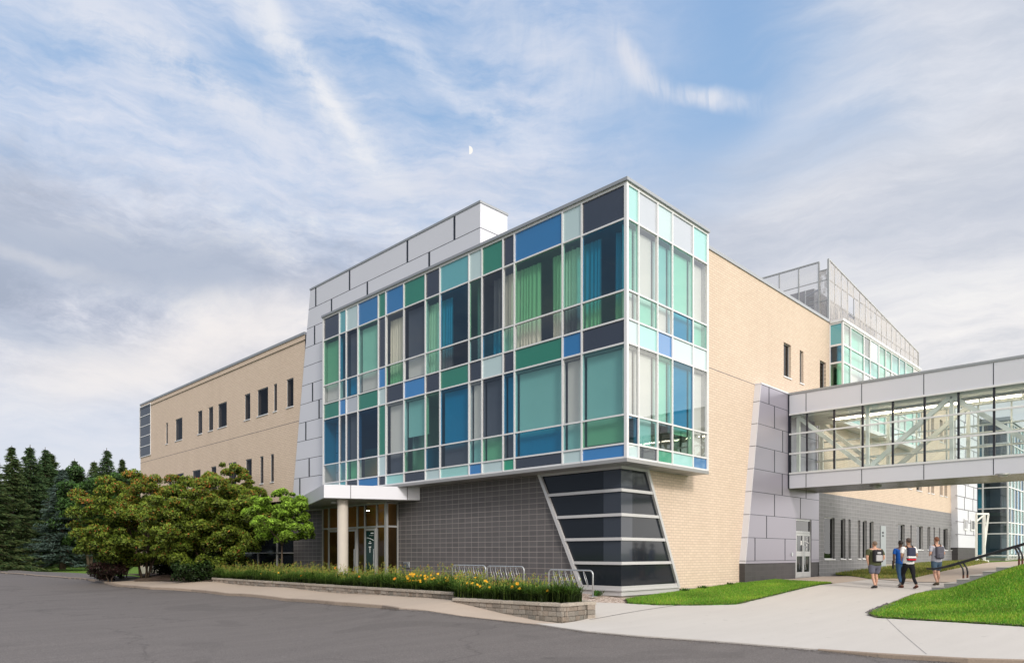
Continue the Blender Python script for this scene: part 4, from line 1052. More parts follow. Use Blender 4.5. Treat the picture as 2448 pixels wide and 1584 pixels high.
# upper walkway / ramp
ramp = px((2078,1383.6),(2180,1391.5),(2300,1392.5),(2400,1378),(2600,1352),(2600,1338),(2448,1337),(2363,1344.5),(2240,1369.5),(2180,1383.5))
def rampz(x, y): return 0
area('upper_path', ramp, M['walk'], .03, .8, fz=rampz)

# steps: five risers climbing away from the path to the right
st = thing('steps', 'grey concrete steps climbing beside the sloping lawn', 'steps', loc=(stepA[0], stepA[1], T(*stepA)))
for i in range(6):
    mb = MB(); y1 = -.38*i; mb.box(.02, 3.0, -3.2, y1, -.2+.0, .145*(i+1)) if False else mb.box(.0, 3.0, y1-.41, y1, -.25, .145*(i+1))
    tr = mb.build('tread', M['step'], st, .012)
    mb = MB(); mb.box(-.012, 3.0, y1-.41, y1+.012, .145*(i+1)+.001, .145*(i+1)+.022); mb.build('nosing', M['path'], tr)
mb = MB(); mb.box(.02, 3.0, -9, -.38*6-.03, -.25, .145*6-.01); mb.build('landing', M['walk'], st)

# black stone edge between steps and lawn
mb = MB()
for i in range(420):
    t = random.random(); y = stepA[1]-.1-2.6*t; x = stepA[0]-.04-random.random()*.30
    z = T(x,y)+.02+bankz(x,y)+.02; r = random.uniform(.02,.05)
    vs = [Vector((random.gauss(0,1),random.gauss(0,1),random.gauss(0,1))).normalized()*r for _ in range(6)]
    c = Vector((x,y,z)); g_ = random.uniform(.03,.16)
    o8 = [c+Vector((r,0,0)),c+Vector((0,r,0)),c-Vector((r,0,0)),c-Vector((0,r,0)),c+Vector((0,0,r*.8))]
    for a, b in ((0,1),(1,2),(2,3),(3,0)): mb.tri(o8[a], o8[b], o8[4], (g_,g_*.93,g_*.95))
for i in range(260):
    t = random.random(); p = G(2133-45*t*1.1, 1444+19*t*1.1); x = p[0]+random.uniform(-.15,.12); y = p[1]+random.uniform(-.15,.15)
    z = T(x,y)+.03; r = random.uniform(.02,.045); c = Vector((x,y,z)); g_ = random.uniform(.05,.2)
    o8 = [c+Vector((r,0,0)),c+Vector((0,r,0)),c-Vector((r,0,0)),c-Vector((0,r,0)),c+Vector((0,0,r*.8))]
    for a, b in ((0,1),(1,2),(2,3),(3,0)): mb.tri(o8[a], o8[b], o8[4], (g_,g_*.93,g_*.93))
k = NT('dark_stone'); k.bsdf(k.attr(), .8); M['stone'] = k.m
tag(mb.build('edge_stones', M['stone']), 'dark loose stones between the lawn and the concrete', 'stones', kind='stuff')

# handrails
def handrail(dx, label):
    base = (stepA[0]+dx, stepA[1]-.1); z0 = T(*stepA)
    t = thing('handrail', label, 'handrail', 'handrails at the steps', loc=(*base, z0))
    mb = MB(); H = .95
    ln = [(0,.55,.78),(0,.3,.78),(0,-.1,.88),(0,-2.45,.88+.82),(0,-2.9,1.80),(0,-6.5,1.80)]
    mb.tube(ln, .032, 10); mb.build('top_rail', M['black_rail'], t, smooth=True)
    for yy, zz, ztop_ in ((-.62,.29,1.09),(-2.25,.87,1.64)):
        m2 = MB(); m2.tube([(0,yy+.16,ztop_-.04),(0,yy+.02,ztop_-.28),(0,yy,ztop_-.40),(0,yy,zz+.28)], .030, 8); p = m2.build('post', M['black_rail'], t, smooth=True)
        m3 = MB(); m3.tube([(0,yy,zz+.28),(0,yy,zz-.12)], .031, 8); m3.build('post_foot', M['rust'], p)
    return t
handrail(1.15, 'black handrail with rusty post feet, the nearer of two on the steps')
handrail(1.75, 'black handrail beyond its twin on the steps, farther from the lawn')

# ---------------------------------------------------------------- planter walls of split-face block
def block_wall_run(name, label, pts, ztops, zbase, courses_h=.135, cap=.09, wd=.26, grp='split-face block planter walls'):
    t = thing(name, label, 'wall', grp, loc=(pts[0][0], pts[0][1], zbase))
    mb = MB(); mc = MB(); o = Vector((pts[0][0], pts[0][1], zbase))
    for (a, b) in zip(pts, pts[1:]):
        a = Vector(a); b = Vector(b); dd0 = (b-a).normalized(); a = a-dd0*.02; b = b+dd0*.03; L = (b-a).length; d = (b-a)/L; n1 = Vector((-d.y, d.x))
        if n1.dot(Vector((1,0.35))) < 0: n1 = -n1
        ncour = int((ztops-zbase-cap)/courses_h+.999)
        for c in range(ncour):
            z1 = ztops-cap-c*courses_h; z0 = z1-courses_h+.006
            s = -random.random()*.15
            while s < L-.02:
                w = random.choice((.17,.24,.29)); e = min(s+w-.008, L); s0 = max(s, 0)
                if e-s0 > .03:
                    j = random.uniform(-.012,.012)
                    p0 = a+d*s0+n1*(.02+j); p1 = a+d*e+n1*(.02+j); q = n1*(wd-.02)
                    v = random.uniform(.35,1.35); warm = random.uniform(-.03,.035)
                    col = (.30*v+warm, .265*v, .235*v-warm*.5)
                    mb.prism([(p0.x-o.x,p0.y-o.y,z0-o.z),(p1.x-o.x,p1.y-o.y,z0-o.z),((p1+q).x-o.x,(p1+q).y-o.y,z0-o.z),((p0+q).x-o.x,(p0+q).y-o.y,z0-o.z)], (0,0,z1-z0), col)
                s += w
        s = 0
        while s < L-.01:
            w = random.uniform(.32,.44); e = min(s+w-.006, L); p0 = a+d*s-n1*.02; p1 = a+d*e-n1*.02; q = n1*(wd+.04); v = random.uniform(.85,1.15)
            mc.prism([(p0.x-o.x,p0.y-o.y,ztops-cap-o.z),(p1.x-o.x,p1.y-o.y,ztops-cap-o.z),((p1+q).x-o.x,(p1+q).y-o.y,ztops-cap-o.z),((p0+q).x-o.x,(p0+q).y-o.y,ztops-cap-o.z)], (0,0,cap), (.46*v,.42*v,.37*v))
            s += w
    mb.build('block_courses', M['split'], t, .012); mc.build('cap_stones', M['split'], t, .014)
    return t
W1 = [(14.36, yX(507,14.36)), (14.30, yX(800,14.3)), (14.2, yX(1093,14.2))]
block_wall_run('planter_wall', 'low block wall in front of the long daylily bed, lifting from the sidewalk', W1, .55, .22)
e0 = rd(1083, 20.6); e1 = rd(1200, 19.45); e2_ = rd(1290, 18.65); e3 = rd(1340, 18.32); e4 = rd(1358, 18.36); e5 = rd(1403, 18.95)
W2 = [e0, e1, e2_, e3, e4, e5, (e5[0]+.5, e5[1]+1.1)]
block_wall_run('planter_wall', 'taller block wall curving round the street end of the daylily bed', W2, .45, -.12)
# soil of the bed
bed = [(14.5,yX(512,14.5)),(14.45,yX(1090,14.45)),(e0[0]+.3,e0[1]),(e1[0]+.25,e1[1]+.1),(e2_[0]+.25,e2_[1]+.12),(e4[0]+.2,e4[1]+.25),(e5[0]-.1,e5[1]+.2),(16.2,15.5),(16.6,20),(16.6,26),(17.2,30),(17.2,yX(560,17.2))]
mb = MB(); bb = dens(bed, 1.0)
vs, es, fs, *_ = delaunay_2d_cdt([Vector(p) for p in bb], [], [list(range(len(bb)))], 1, 1e-4)
mb.v = [(v.x, v.y, max(.44, T(v.x,v.y)+.03)) for v in vs]; mb.f = [tuple(f) for f in fs]; mb.c = [None]*len(fs)
tag(mb.build('soil_bed', M['soil']), kind='structure')
mul = px((318,1389),(385,1388.5),(505,1389),(520,1384),(600,1376),(560,1365),(340,1372),(215,1369.5),(340,1379))
area('mulch_bed', mul, M['mulch'], .05, .8)

# ---------------------------------------------------------------- daylilies
def scatter_poly(poly, n):
    a = np.array(poly); lo, hi = a.min(0), a.max(0); out = np.empty((0,2))
    while len(out) < n:
        p = rng.uniform(lo, hi, (n*2, 2)); out = np.vstack([out, p[inside(poly, p)]])
    return out[:n]
def np_mesh(name, V, nv, colr, mat, parent=None):
    """V: (n, nv, 3) polygons, colr: (n,3)"""
    n = len(V); me = bpy.data.meshes.new(name)
    me.vertices.add(n*nv); me.vertices.foreach_set('co', V.reshape(-1).astype(np.float32))
    me.loops.add(n*nv); me.loops.foreach_set('vertex_index', np.arange(n*nv, dtype=np.int32))
    me.polygons.add(n); me.polygons.foreach_set('loop_start', np.arange(0, n*nv, nv, dtype=np.int32)); me.polygons.foreach_set('loop_total', np.full(n, nv, dtype=np.int32))
    at = me.color_attributes.new('tint', 'FLOAT_COLOR', 'CORNER')
    c = np.ones((n, nv, 4), np.float32); c[:,:,:3] = colr[:,None,:]; at.data.foreach_set('color', c.ravel())
    me.materials.append(mat); me.update(calc_edges=True); me.validate()
    o = bpy.data.objects.new(name, me); COL.objects.link(o)
    if parent: o.parent = parent
    return o
clumps = scatter_poly(bed, 950)
edge = []
bp = [Vector(p) for p in bed]
for i in range(6):
    a, b = bp[i], bp[i+1]; L = (b-a).length; n = int(L/.16)
    for k_ in range(n): p = a+(b-a)*(k_+random.random())/n; edge.append((p.x+random.uniform(-.05,.15), p.y+random.uniform(-.1,.1)))
clumps = np.vstack([clumps, np.array(edge)])
Q = []; QC = []
for cxp, cyp in clumps:
    z0 = max(.44, T(cxp, cyp)+.03); H = random.uniform(.44,.66)*(.85 if cyp < 17 else 1)*(1+.16*math.sin(cxp*2.1+cyp*1.3)+.1*math.sin(cyp*3.7))
    for b_ in range(32):
        a = random.random()*2*PI; L = H*random.uniform(.75,1.15); sp = random.uniform(.25,.85)*H; w = random.uniform(.009,.015)
        dx, dy = math.cos(a), math.sin(a); ox, oy = cxp+random.uniform(-.09,.09), cyp+random.uniform(-.09,.09)
        pts = []
        for s in (0, .38, .72, 1.0):
            h = L*(1.55*s-.95*s*s*(.55+sp)); pts.append((ox+dx*sp*s**1.6*1.2, oy+dy*sp*s**1.6*1.2, z0+h))
        sx, sy = -dy*w, dx*w; g_ = random.uniform(.7,1.35)
        for s in range(3):
            p, q = pts[s], pts[s+1]; k0, k1 = (1,1,.7,.12)[s], (1,1,.7,.12)[s+1]
            Q.append([(p[0]-sx*k0,p[1]-sy*k0,p[2]),(p[0]+sx*k0,p[1]+sy*k0,p[2]),(q[0]+sx*k1,q[1]+sy*k1,q[2]),(q[0]-sx*k1,q[1]-sy*k1,q[2])])
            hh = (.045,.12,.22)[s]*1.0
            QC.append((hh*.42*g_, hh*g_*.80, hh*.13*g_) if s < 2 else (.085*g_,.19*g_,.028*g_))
    for b_ in range(2):  # scapes with buds
        a = random.random()*2*PI; r_ = random.uniform(0,.18); x, y = cxp+r_*math.cos(a), cyp+r_*math.sin(a); h = H*random.uniform(1.0,1.22)
        Q.append([(x-.005,y,z0),(x+.005,y,z0),(x+.015,y+.01,z0+h),(x+.007,y+.01,z0+h)]); QC.append((.16,.22,.05))
        for q in range(3):
            bx_, by_, bz_ = x+random.uniform(-.03,.04), y+random.uniform(-.03,.04), z0+h+random.uniform(-.06,.03); l_ = random.uniform(.03,.055)
            Q.append([(bx_-.011,by_,bz_),(bx_,by_-.011,bz_+l_*.2),(bx_+.011,by_,bz_+l_),(bx_,by_+.011,bz_+l_*.6)]); QC.append(random.choice([(.24,.32,.05),(.36,.32,.06),(.20,.28,.05),(.34,.18,.06)]))
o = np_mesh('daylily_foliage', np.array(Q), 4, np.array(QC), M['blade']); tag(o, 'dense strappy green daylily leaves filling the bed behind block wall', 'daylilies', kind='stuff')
Q = []; QC = []
def bloom(x, y, z, col, s=.065):
    ax_ = Vector((-FW[0]+random.uniform(-.6,.6), -FW[1]+random.uniform(-.6,.6), random.uniform(.3,1.0))).normalized(); u = ax_.orthogonal().normalized(); v = ax_.cross(u); c = Vector((x,y,z))
    for q in range(6):
        t = q*PI/3; d = u*math.cos(t)+v*math.sin(t); e = u*math.cos(t+PI/2)+v*math.sin(t+PI/2)
        Q.append([tuple(c), tuple(c+d*s*.6+e*s*.3+ax_*s*.35), tuple(c+d*s*1.15+ax_*s*.3), tuple(c+d*s*.6-e*s*.3+ax_*s*.35)]); f = random.uniform(.85,1.1); QC.append((col[0]*f,col[1]*f,col[2]*f))
Y1 = (.95,.50,.03); O1 = (.85,.28,.03)
blooms = []
zi = 940; zs_ = 5.174
for bx_, by_ in [(170,605),(205,580),(228,575),(258,578),(240,603),(345,592),(125,680),(178,672),(208,660),(220,688),(247,658),(280,657),(308,660),(335,655),(335,672),(470,590),(473,640),(505,628),(552,575),(562,685),(612,737),(640,742),(695,710),(655,622),(667,655),(775,632),(790,597),(965,750),(980,692),(918,690),(1018,622),(1040,708),(1077,727),(1195,738),(1140,660),(1155,672),(1255,810),(1300,802),(1537,697),(1563,755),(1470,740),(1668,818),(1905,780),(1400,826),(1560,828),(1645,800),(15,640),(395,600),(398,632),(183,630),(297,598),(155,672),(430,610)]:
    blooms.append((zi+bx_/zs_, 1260+by_/zs_, Y1))
for bx_, by_ in [(30,1237),(140,1133),(160,1178),(168,1240),(228,1282),(238,1228),(415,1197),(95,1160)]: blooms.append((1200+bx_/3.85, 1100+by_/3.85, Y1))
for bx_, by_ in [(155,1062),(470,988),(687,1068),(905,1128),(1020,1085)]: blooms.append((680+bx_/3.85, 1100+by_/3.85, O1))
for bx_, by_ in [(1137,1318),(960,1330),(1372,1350)]: blooms.append((400+bx_/4.2775, 1060+by_/4.2775, Y1))
for p_, q_, c_ in blooms:
    d = ray(p_, q_)
    for step_ in np.arange(12, 40, .1):
        x, y, z = d[0]*step_, d[1]*step_, CZ+d[2]*step_
        if inside(bed, np.array([[x,y]]))[0] and .75 < z < 1.28-(.15 if y < 17 else 0): break
    else: continue
    bloom(x, y, z, c_, random.uniform(.038,.055))
o = np_mesh('daylily_blooms', np.array(Q), 4, np.array(QC), M['blade']); tag(o, 'yellow and orange daylily blooms dotted over the bed', 'flowers', kind='stuff')

# grass blades on the two bright lawns and banks
def blades(name, poly, n, hmin, hmax, cols, fz=None, dz=.0, label=None):
    P = scatter_poly(poly, n); z = TA(P)+dz
    if fz: z = z+np.array([fz(x, y) for x, y in P])
    a = rng.uniform(0, 2*PI, n); h = rng.uniform(hmin, hmax, n); w = .012; l = rng.uniform(-.04,.04,(n,2))
    V = np.zeros((n,3,3)); V[:,0,:2] = P-np.stack([np.cos(a),np.sin(a)],-1)*w; V[:,1,:2] = P+np.stack([np.cos(a),np.sin(a)],-1)*w; V[:,2,:2] = P+l
    V[:,0,2] = z; V[:,1,2] = z; V[:,2,2] = z+h
    c = np.array(cols)[rng.integers(0, len(cols), n)]*rng.uniform(.75,1.25,(n,1))
    pt = np.sin(P[:,0]*1.7+np.sin(P[:,1]*1.3)*2)+np.sin(P[:,1]*2.3+np.sin(P[:,0]*.9)*2)+rng.normal(0,.6,n); c *= (1+.10*pt)[:,None]; c[:,0] += .022*np.clip(pt,0,3)
    o = np_mesh(name, V, 3, c, M['blade']); tag(o, label, 'grass', kind='stuff'); return o
gc = [(.11,.32,.03),(.13,.38,.035),(.08,.25,.02),(.34,.46,.07),(.22,.41,.05),(.24,.30,.07)]
blades('lawn_grass', lawnA, 60000, .03, .08, gc, None, .03, 'short vivid green turf between brick wall and path')
blades('lawn_grass', [p for p in lawnB], 90000, .03, .08, gc, bankz, .02, 'short vivid green turf on the bank beside the steps')
blades('rough_grass', bankG, 40000, .05, .16, [(.15,.21,.045),(.22,.26,.07),(.34,.29,.12),(.12,.18,.04)], None, .02, 'patchy dry grass below the grey block wall')

o = np_mesh('road_grit', np.array(GRIT[0]), 4, np.array(GRIT[1]), M['stone']); tag(o, 'sand and leaf grit gathered along the road edge', 'grit', kind='stuff')
def rim(poly, n, label, fz=None):
    b = dens(poly, .12); Q = []; C_ = []
    for i in range(n):
        p = random.choice(b); x, y = p[0]+random.gauss(0,.035), p[1]+random.gauss(0,.035); z = T(x,y)+.035+(fz(x,y) if fz else 0); a = random.random()*6.3; r = random.uniform(.015,.06); g_ = random.uniform(.5,1.3)
        Q.append([(x+r*math.cos(a+q*1.57),y+r*math.sin(a+q*1.57)*.7,z+random.uniform(0,.012)) for q in range(4)])
        C_.append(random.choice([(.07*g_,.05*g_,.035*g_),(.12*g_,.15*g_,.04*g_),(.16*g_,.13*g_,.08*g_)]))
    o = np_mesh('edge_soil', np.array(Q), 4, np.array(C_), M['stone']); tag(o, label, 'soil', kind='stuff')
rim(lawnA, 2600, 'crumbs of soil and clippings along the turf edge by brick wall')
rim([p for p in lawnB], 3200, 'crumbs of soil and clippings along the bank edge', bankz)
# small weeds at wall feet
def weed(px_, d_, label, s=.22, X=None, Y=None):
    x, y = (X, Y) if X else rd(px_, d_); z = T(x, y); Q = []; C_ = []
    for i in range(60):
        a = random.random()*2*PI; L = s*random.uniform(.5,1.2); l_ = random.uniform(.2,.9)*s; w = .018
        bx_, by_ = x+random.gauss(0,s*.35), y+random.gauss(0,s*.35)
        tx, ty, tz = bx_+math.cos(a)*l_, by_+math.sin(a)*l_, z+L
        Q.append([(bx_,by_,z),(bx_+w*math.sin(a)*1.5+(tx-bx_)*.5,by_-w*math.cos(a)*1.5+(ty-by_)*.5,z+L*.7),(tx,ty,tz),(bx_-w*math.sin(a)*1.5+(tx-bx_)*.5,by_+w*math.cos(a)*1.5+(ty-by_)*.5,z+L*.6)]); C_.append((.06*random.uniform(.7,1.4),.13*random.uniform(.7,1.4),.03))
    o = np_mesh('weed', np.array(Q), 4, np.array(C_), M['blade']); tag(o, label, 'weed', 'weeds at the foot of the walls')
weed(0, 0, 'leafy green weed at the foot of dark corner window', .20, X=18.7, Y=14.5)
weed(0, 0, 'low weed tuft on gravel beside the daylily bed end', .16, X=18.6, Y=16.8)
weed(0, 0, 'weed growing against the foundation near the leaning frame of buff wall', .16, X=xY(1637,13.6), Y=13.6)
weed(0, 0, 'weed against the foundation halfway along the buff brick wall', .16, X=xY(1682,13.6), Y=13.6)
weed(0, 0, 'weed under buff brick wall close to the dark plinth', .14, X=xY(1745,13.6), Y=13.6)

# ---------------------------------------------------------------- bike racks
def bike_rack(y0, label):
    x0 = 18.1; L = 1.92; z0 = T(x0, y0+1)
    t = thing('bike_rack', label, 'bike rack', 'galvanised ring bike racks on the gravel', loc=(x0, y0, z0))
    H = .85; r = .14; mb = MB(); pts = [(0,0,0)]
    for i in range(7): a = PI-PI/2*i/6; pts.append((0, r+r*math.cos(a), H-r+r*math.sin(a)))
    for i in range(7): a = PI/2-PI/2*i/6; pts.append((0, L-r+r*math.cos(a), H-r+r*math.sin(a)))
    pts.append((0,L,0)); mb.tube(pts, .027, 10); mb.build('frame', M['galv'], t, smooth=True)
    for k_ in range(6):
        m = MB(); cy_ = .30+k_*(L-.6)/5; R = .25; P = [( .30*math.cos(a)*.55, cy_+R*.42*math.cos(a)+.10*math.sin(a), H-R-.02+R*math.sin(a)) for a in [2*PI*i/22 for i in range(22)]]
        m.tube(P, .011, 6, closed=True); m.build('ring', M['galv'], t, smooth=True)
    for y in (0, L):
        m = MB(); m.box(-.15,.15,y-.06,y+.06,0,.015); m.build('foot_plate', M['galv'], t)
bike_rack(14.2, 'bike rack nearest the dark corner window')
bike_rack(17.3, 'middle of the three bike racks by block wall')
bike_rack(19.3, 'bike rack farthest along the block wall toward the entrance')

# ---------------------------------------------------------------- trees
def skel_tube(mb, a, b, r0, r1, n=5, wob=.06):
    a = Vector(a); b = Vector(b); pts = []; rs = []
    for i in range(n+1):
        t = i/n; p = a.lerp(b, t)
        if 0 < i < n: p += Vector((random.gauss(0,wob),random.gauss(0,wob),0))
        pts.append(p); rs.append(r0+(r1-r0)*t)
    mb.tube(pts, rs, 7); return pts
def leaves_in(centers, radii, n, size, palette, base_shade=None, orange=0, zref=None):
    """leaf quads on clump shells; palette base colour; returns polygons, colours"""
    cs = np.array(centers); rs = np.array(radii); wts = rs[:,0]**2; wts = wts/wts.sum()
    idx = rng.choice(len(cs), n, p=wts)
    d = rng.normal(size=(n,3)); d /= np.linalg.norm(d, axis=1)[:,None]; d[:,2] = np.where(d[:,2] < -.35, -d[:,2]*.5, d[:,2]); d /= np.linalg.norm(d, axis=1)[:,None]
    rad = rng.uniform(.55, 1.14, n)**.8
    # dappled shell
    P = cs[idx]+d*rs[idx]*rad[:,None]
    nrm = d+rng.normal(scale=.8, size=(n,3)); nrm /= np.linalg.norm(nrm, axis=1)[:,None]
    t1 = np.cross(nrm, rng.normal(size=(n,3))); t1 /= np.linalg.norm(t1, axis=1)[:,None]; t2 = np.cross(nrm, t1)
    s = size*rng.uniform(.6,1.3,n)[:,None]
    V = np.stack([P-t1*s, P-t2*s*.45, P+t1*s, P+t2*s*.45], 1)
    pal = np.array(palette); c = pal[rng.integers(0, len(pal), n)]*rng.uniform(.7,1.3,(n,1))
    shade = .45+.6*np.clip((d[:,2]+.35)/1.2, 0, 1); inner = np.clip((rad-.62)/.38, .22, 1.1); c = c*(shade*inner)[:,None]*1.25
    if orange:
        h = (P[:,2]-zref[0])/(zref[1]-zref[0]); pr = orange*np.clip(h*1.25, .12, 1)*(d[:,2] > -.1)
        # orange seeds come in patches
        patch = (np.sin(cs[idx][:,0]*5.1)+np.sin(cs[idx][:,1]*4.3+1)+np.sin(P[:,0]*3.7)*.8+np.sin(P[:,1]*3.1)*.8)
        m = rng.uniform(size=n) < pr*np.clip(.7+.45*patch, .1, 1.6)
        c[m] = np.array([(.44,.20,.05),(.50,.16,.06),(.38,.24,.05)])[rng.integers(0,3,m.sum())]*rng.uniform(.7,1.15,(m.sum(),1))
    return V, c
def broad_tree(name, label, cat, base, H, rx_, ry_, zlow, nclump, nleaf, palette, size, orange=0, stems=5, spread=1.0, group=None, clr=(.20,.52), shape=None, trunk_r=.07):
    z0 = T(*base); t = thing(name, label, cat, group, loc=(base[0], base[1], z0))
    cen = []; rad = []
    for i in range(nclump):
        for _ in range(50):
            u = rng.normal(size=3); u /= np.linalg.norm(u); rr = random.uniform(.12,1)**.5
            zc = zlow+(H-zlow)*(.5+.5*u[2]*rr)
            x = u[0]*rx_*rr*.9; y = u[1]*ry_*rr*.9
            if shape is None or shape(x, y, zc): break
        r = random.uniform(*clr); cen.append((x, y, max(zlow*.8, zc-r*.3))); rad.append((r, r, r*random.uniform(.75,1.0)))
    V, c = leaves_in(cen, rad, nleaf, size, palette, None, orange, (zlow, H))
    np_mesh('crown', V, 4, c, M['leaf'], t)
    mb = MB()
    for i in range(stems):
        a = 2*PI*i/stems+random.random(); sp = random.uniform(.25,.8)*spread
        top = (math.cos(a)*rx_*sp*.75, math.sin(a)*ry_*sp*.75, zlow+(H-zlow)*random.uniform(.4,.75))
        st0 = (math.cos(a)*.12*spread*(stems > 1), math.sin(a)*.12*spread*(stems > 1), -.1)
        mid = (st0[0]*1.8+top[0]*.25, st0[1]*1.8+top[1]*.25, top[2]*.45)
        skel_tube(mb, st0, mid, trunk_r, trunk_r*.7, 4, .03); skel_tube(mb, mid, top, trunk_r*.7, .02, 5, .08)
        for j in range(3):
            cc = random.choice(cen); skel_tube(mb, mid, cc, trunk_r*.4, .01, 4, .08)
    mb.build('trunk', M['bark'], t, smooth=True)
    return t
gl = [(.125,.195,.026),(.16,.235,.032),(.20,.275,.042),(.085,.14,.02),(.24,.28,.048)]
bA = rd(345, 41.5)
broad_tree('maple_tree', 'broad many-stemmed maple with orange seed clusters, nearer the dark spruces', 'tree', bA, 6.5, 4.6, 3.4, 0.5, 330, 120000, gl, .074, .20, 6, group='seeding maples')
bB = rd(505, 37.0)
broad_tree('maple_tree', 'green maple with yellowish seed clusters before the brick wing, beside young tree', 'tree', bB, 5.6, 3.6, 2.6, .3, 300, 110000, [(.14,.21,.028),(.18,.25,.034),(.23,.29,.045),(.10,.155,.02)], .072, .12, 5, group='seeding maples')
bB2 = rd(548, 40.0)
broad_tree('maple_tree', 'tallest maple rising in a tuft in front of the lower brick-wing windows', 'tree', bB2, 6.7, 2.4, 1.9, .9, 130, 45000, gl, .072, .16, 3, clr=(.15,.38), group='seeding maples')
bC = rd(673, 33.5)
broad_tree('young_tree', 'slender young tree with light green crown standing in the daylily bed', 'tree', bC, 4.45, 1.8, 1.6, 1.7, 80, 20000, [(.26,.42,.05),(.33,.52,.07),(.18,.31,.04)], .065, 0, 1, spread=.3, clr=(.16,.36), trunk_r=.055)
for p_, d_, H_, R_, lab, pal in ((262,40,1.2,.8,'dark purple-leaved shrub at the foot of spreading maple',[(.045,.02,.02),(.03,.03,.015),(.06,.03,.03)]),
    (480,36.5,1.5,1.5,'low dark green shrub spreading under the middle maple',[(.025,.055,.015),(.035,.07,.018)]),
    (300,43,1.9,1.5,'dense dark shrub behind the stems of the spreading maple',[(.02,.04,.012),(.03,.05,.014)]),
    (425,44,2.2,1.9,'dark evergreen shrub between two maples against ground floor',[(.02,.04,.012),(.03,.05,.014)])):
    broad_tree('shrub', lab, 'shrub', rd(p_, d_), H_, R_, R_, .1, 16, 9000, pal, .07, 0, 4, group='shrubs under the maples', clr=(.3,.6), trunk_r=.03)

def make_spruce(H, R, seed, palette, n_per=1.0):
    r_ = random.Random(seed); g_ = np.random.default_rng(seed)
    Vs = []; Cs = []; mb = MB(); mb.tube([(0,0,-.2),(0,0,H*.5),(0,0,H)], [.20,.12,.02], 8)
    z = .5
    pal = np.array(palette)
    while z < H-.15:
        f = 1-(z/H); Rl = 1.08*R*(f**.95)*r_.uniform(.72,1.22)+.07
        nb = int(9+7*f)
        for b in range(nb):
            a = r_.random()*2*PI; L = Rl*r_.uniform(.65,1.12); droop = .30*L+.05
            n = int(n_per*(10+62*L/R*1.0)); s = g_.uniform(.12,1,n)**.8
            lat = g_.normal(0,.10+.17*L*s*.35,n); x = s*L; zz = z-droop*s**1.4+.22*L*s**4+g_.normal(0,.05,n)-np.abs(lat)*.25
            P = np.stack([np.cos(a)*x-np.sin(a)*lat, np.sin(a)*x+np.cos(a)*lat, zz], -1)
            dirv = np.stack([np.cos(a)*np.ones(n)+g_.normal(0,.5,n), np.sin(a)*np.ones(n)+g_.normal(0,.5,n), g_.normal(-.35,.35,n)], -1); dirv /= np.linalg.norm(dirv,axis=1)[:,None]
            side = np.cross(dirv, g_.normal(size=(n,3))); side /= np.linalg.norm(side,axis=1)[:,None]
            l = g_.uniform(.10,.22,n)[:,None]; w = .035
            Vs.append(np.stack([P-dirv*l, P-side*w, P+dirv*l, P+side*w],1))
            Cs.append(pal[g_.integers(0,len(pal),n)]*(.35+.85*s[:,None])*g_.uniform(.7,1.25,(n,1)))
            if f > .15 and b % 2 == 0: mb.tube([(0,0,z),(math.cos(a)*L*.5,math.sin(a)*L*.5,z-droop*.35),(math.cos(a)*L*.92,math.sin(a)*L*.92,z-droop*.8)], [.03,.02,.006], 4)
        z += r_.uniform(.16,.26)+.10*f
    t = thing('spruce_tree', 'tmp', 'tree', 'spruces at the edge of grass')
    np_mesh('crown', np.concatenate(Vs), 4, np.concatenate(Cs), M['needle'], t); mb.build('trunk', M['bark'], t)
    return t
spg = [(.032,.068,.026),(.048,.090,.032),(.068,.112,.042)]; spb = [(.065,.10,.088),(.085,.13,.115),(.045,.08,.065)]
proto = [make_spruce(12, 3.1, 1, spg), make_spruce(12, 2.7, 2, [(.035,.07,.022),(.06,.095,.03),(.085,.11,.04)]), make_spruce(9, 2.6, 3, spb)]
used = [False]*3
def spruce(k_, px_, d_, top_y, label, wid=1.0, cut=None):
    d_ *= 1.18; wid *= 1.42
    x, y = rd(px_, d_); z0 = T(x, y)
    H = (CY-top_y)/F*d_+CZ-z0; s = H/(12 if k_ < 2 else 9)
    src = proto[k_]
    if used[k_]:
        o = src.copy(); COL.objects.link(o)
        for ch in src.children:
            c = ch.copy(); COL.objects.link(c); c.parent = o
    else: o = src; used[k_] = True
    o.location = (x, y, z0); o.scale = (s*wid, s*wid, s); o.rotation_euler = (0,0,random.random()*6); o['label'] = label
spruce(0, 72, 66, 1062, 'full dark spruce, second one in from the frame edge', .95)
spruce(1, 28, 62, 1064, 'brownish green spruce partly behind its darker neighbour at frame edge', .9)
spruce(0, 108, 70, 1068, 'dark spruce with open top just beyond the fullest one', .9)
spruce(2, 150, 60, 1120, 'blue-grey spruce with pale tips beside the maple', .95)
spruce(1, -30, 56, 1058, 'spruce cut by the frame edge', 1.1)
spruce(0, 255, 74, 1070, 'pointed spruce top rising above the spreading maple', .9)
spruce(1, 292, 76, 1094, 'short pointed spruce next to the brick wing', .8)
spruce(0, 178, 78, 1095, 'dark slim spruce between blue-grey one and the pointed top', .85)
spruce(1, 120, 80, 1080, 'shadowy spruce in the second row behind the fullest one', 1.2)
spruce(0, 190, 72, 1108, 'dark spruce filling the gap behind blue-grey one', 1.1)
spruce(1, 225, 80, 1100, 'brownish spruce crown between the light leafy crown and pointed top', .9)
spruce(0, -110, 66, 1050, 'large dark spruce standing outside the frame edge', 1.2)
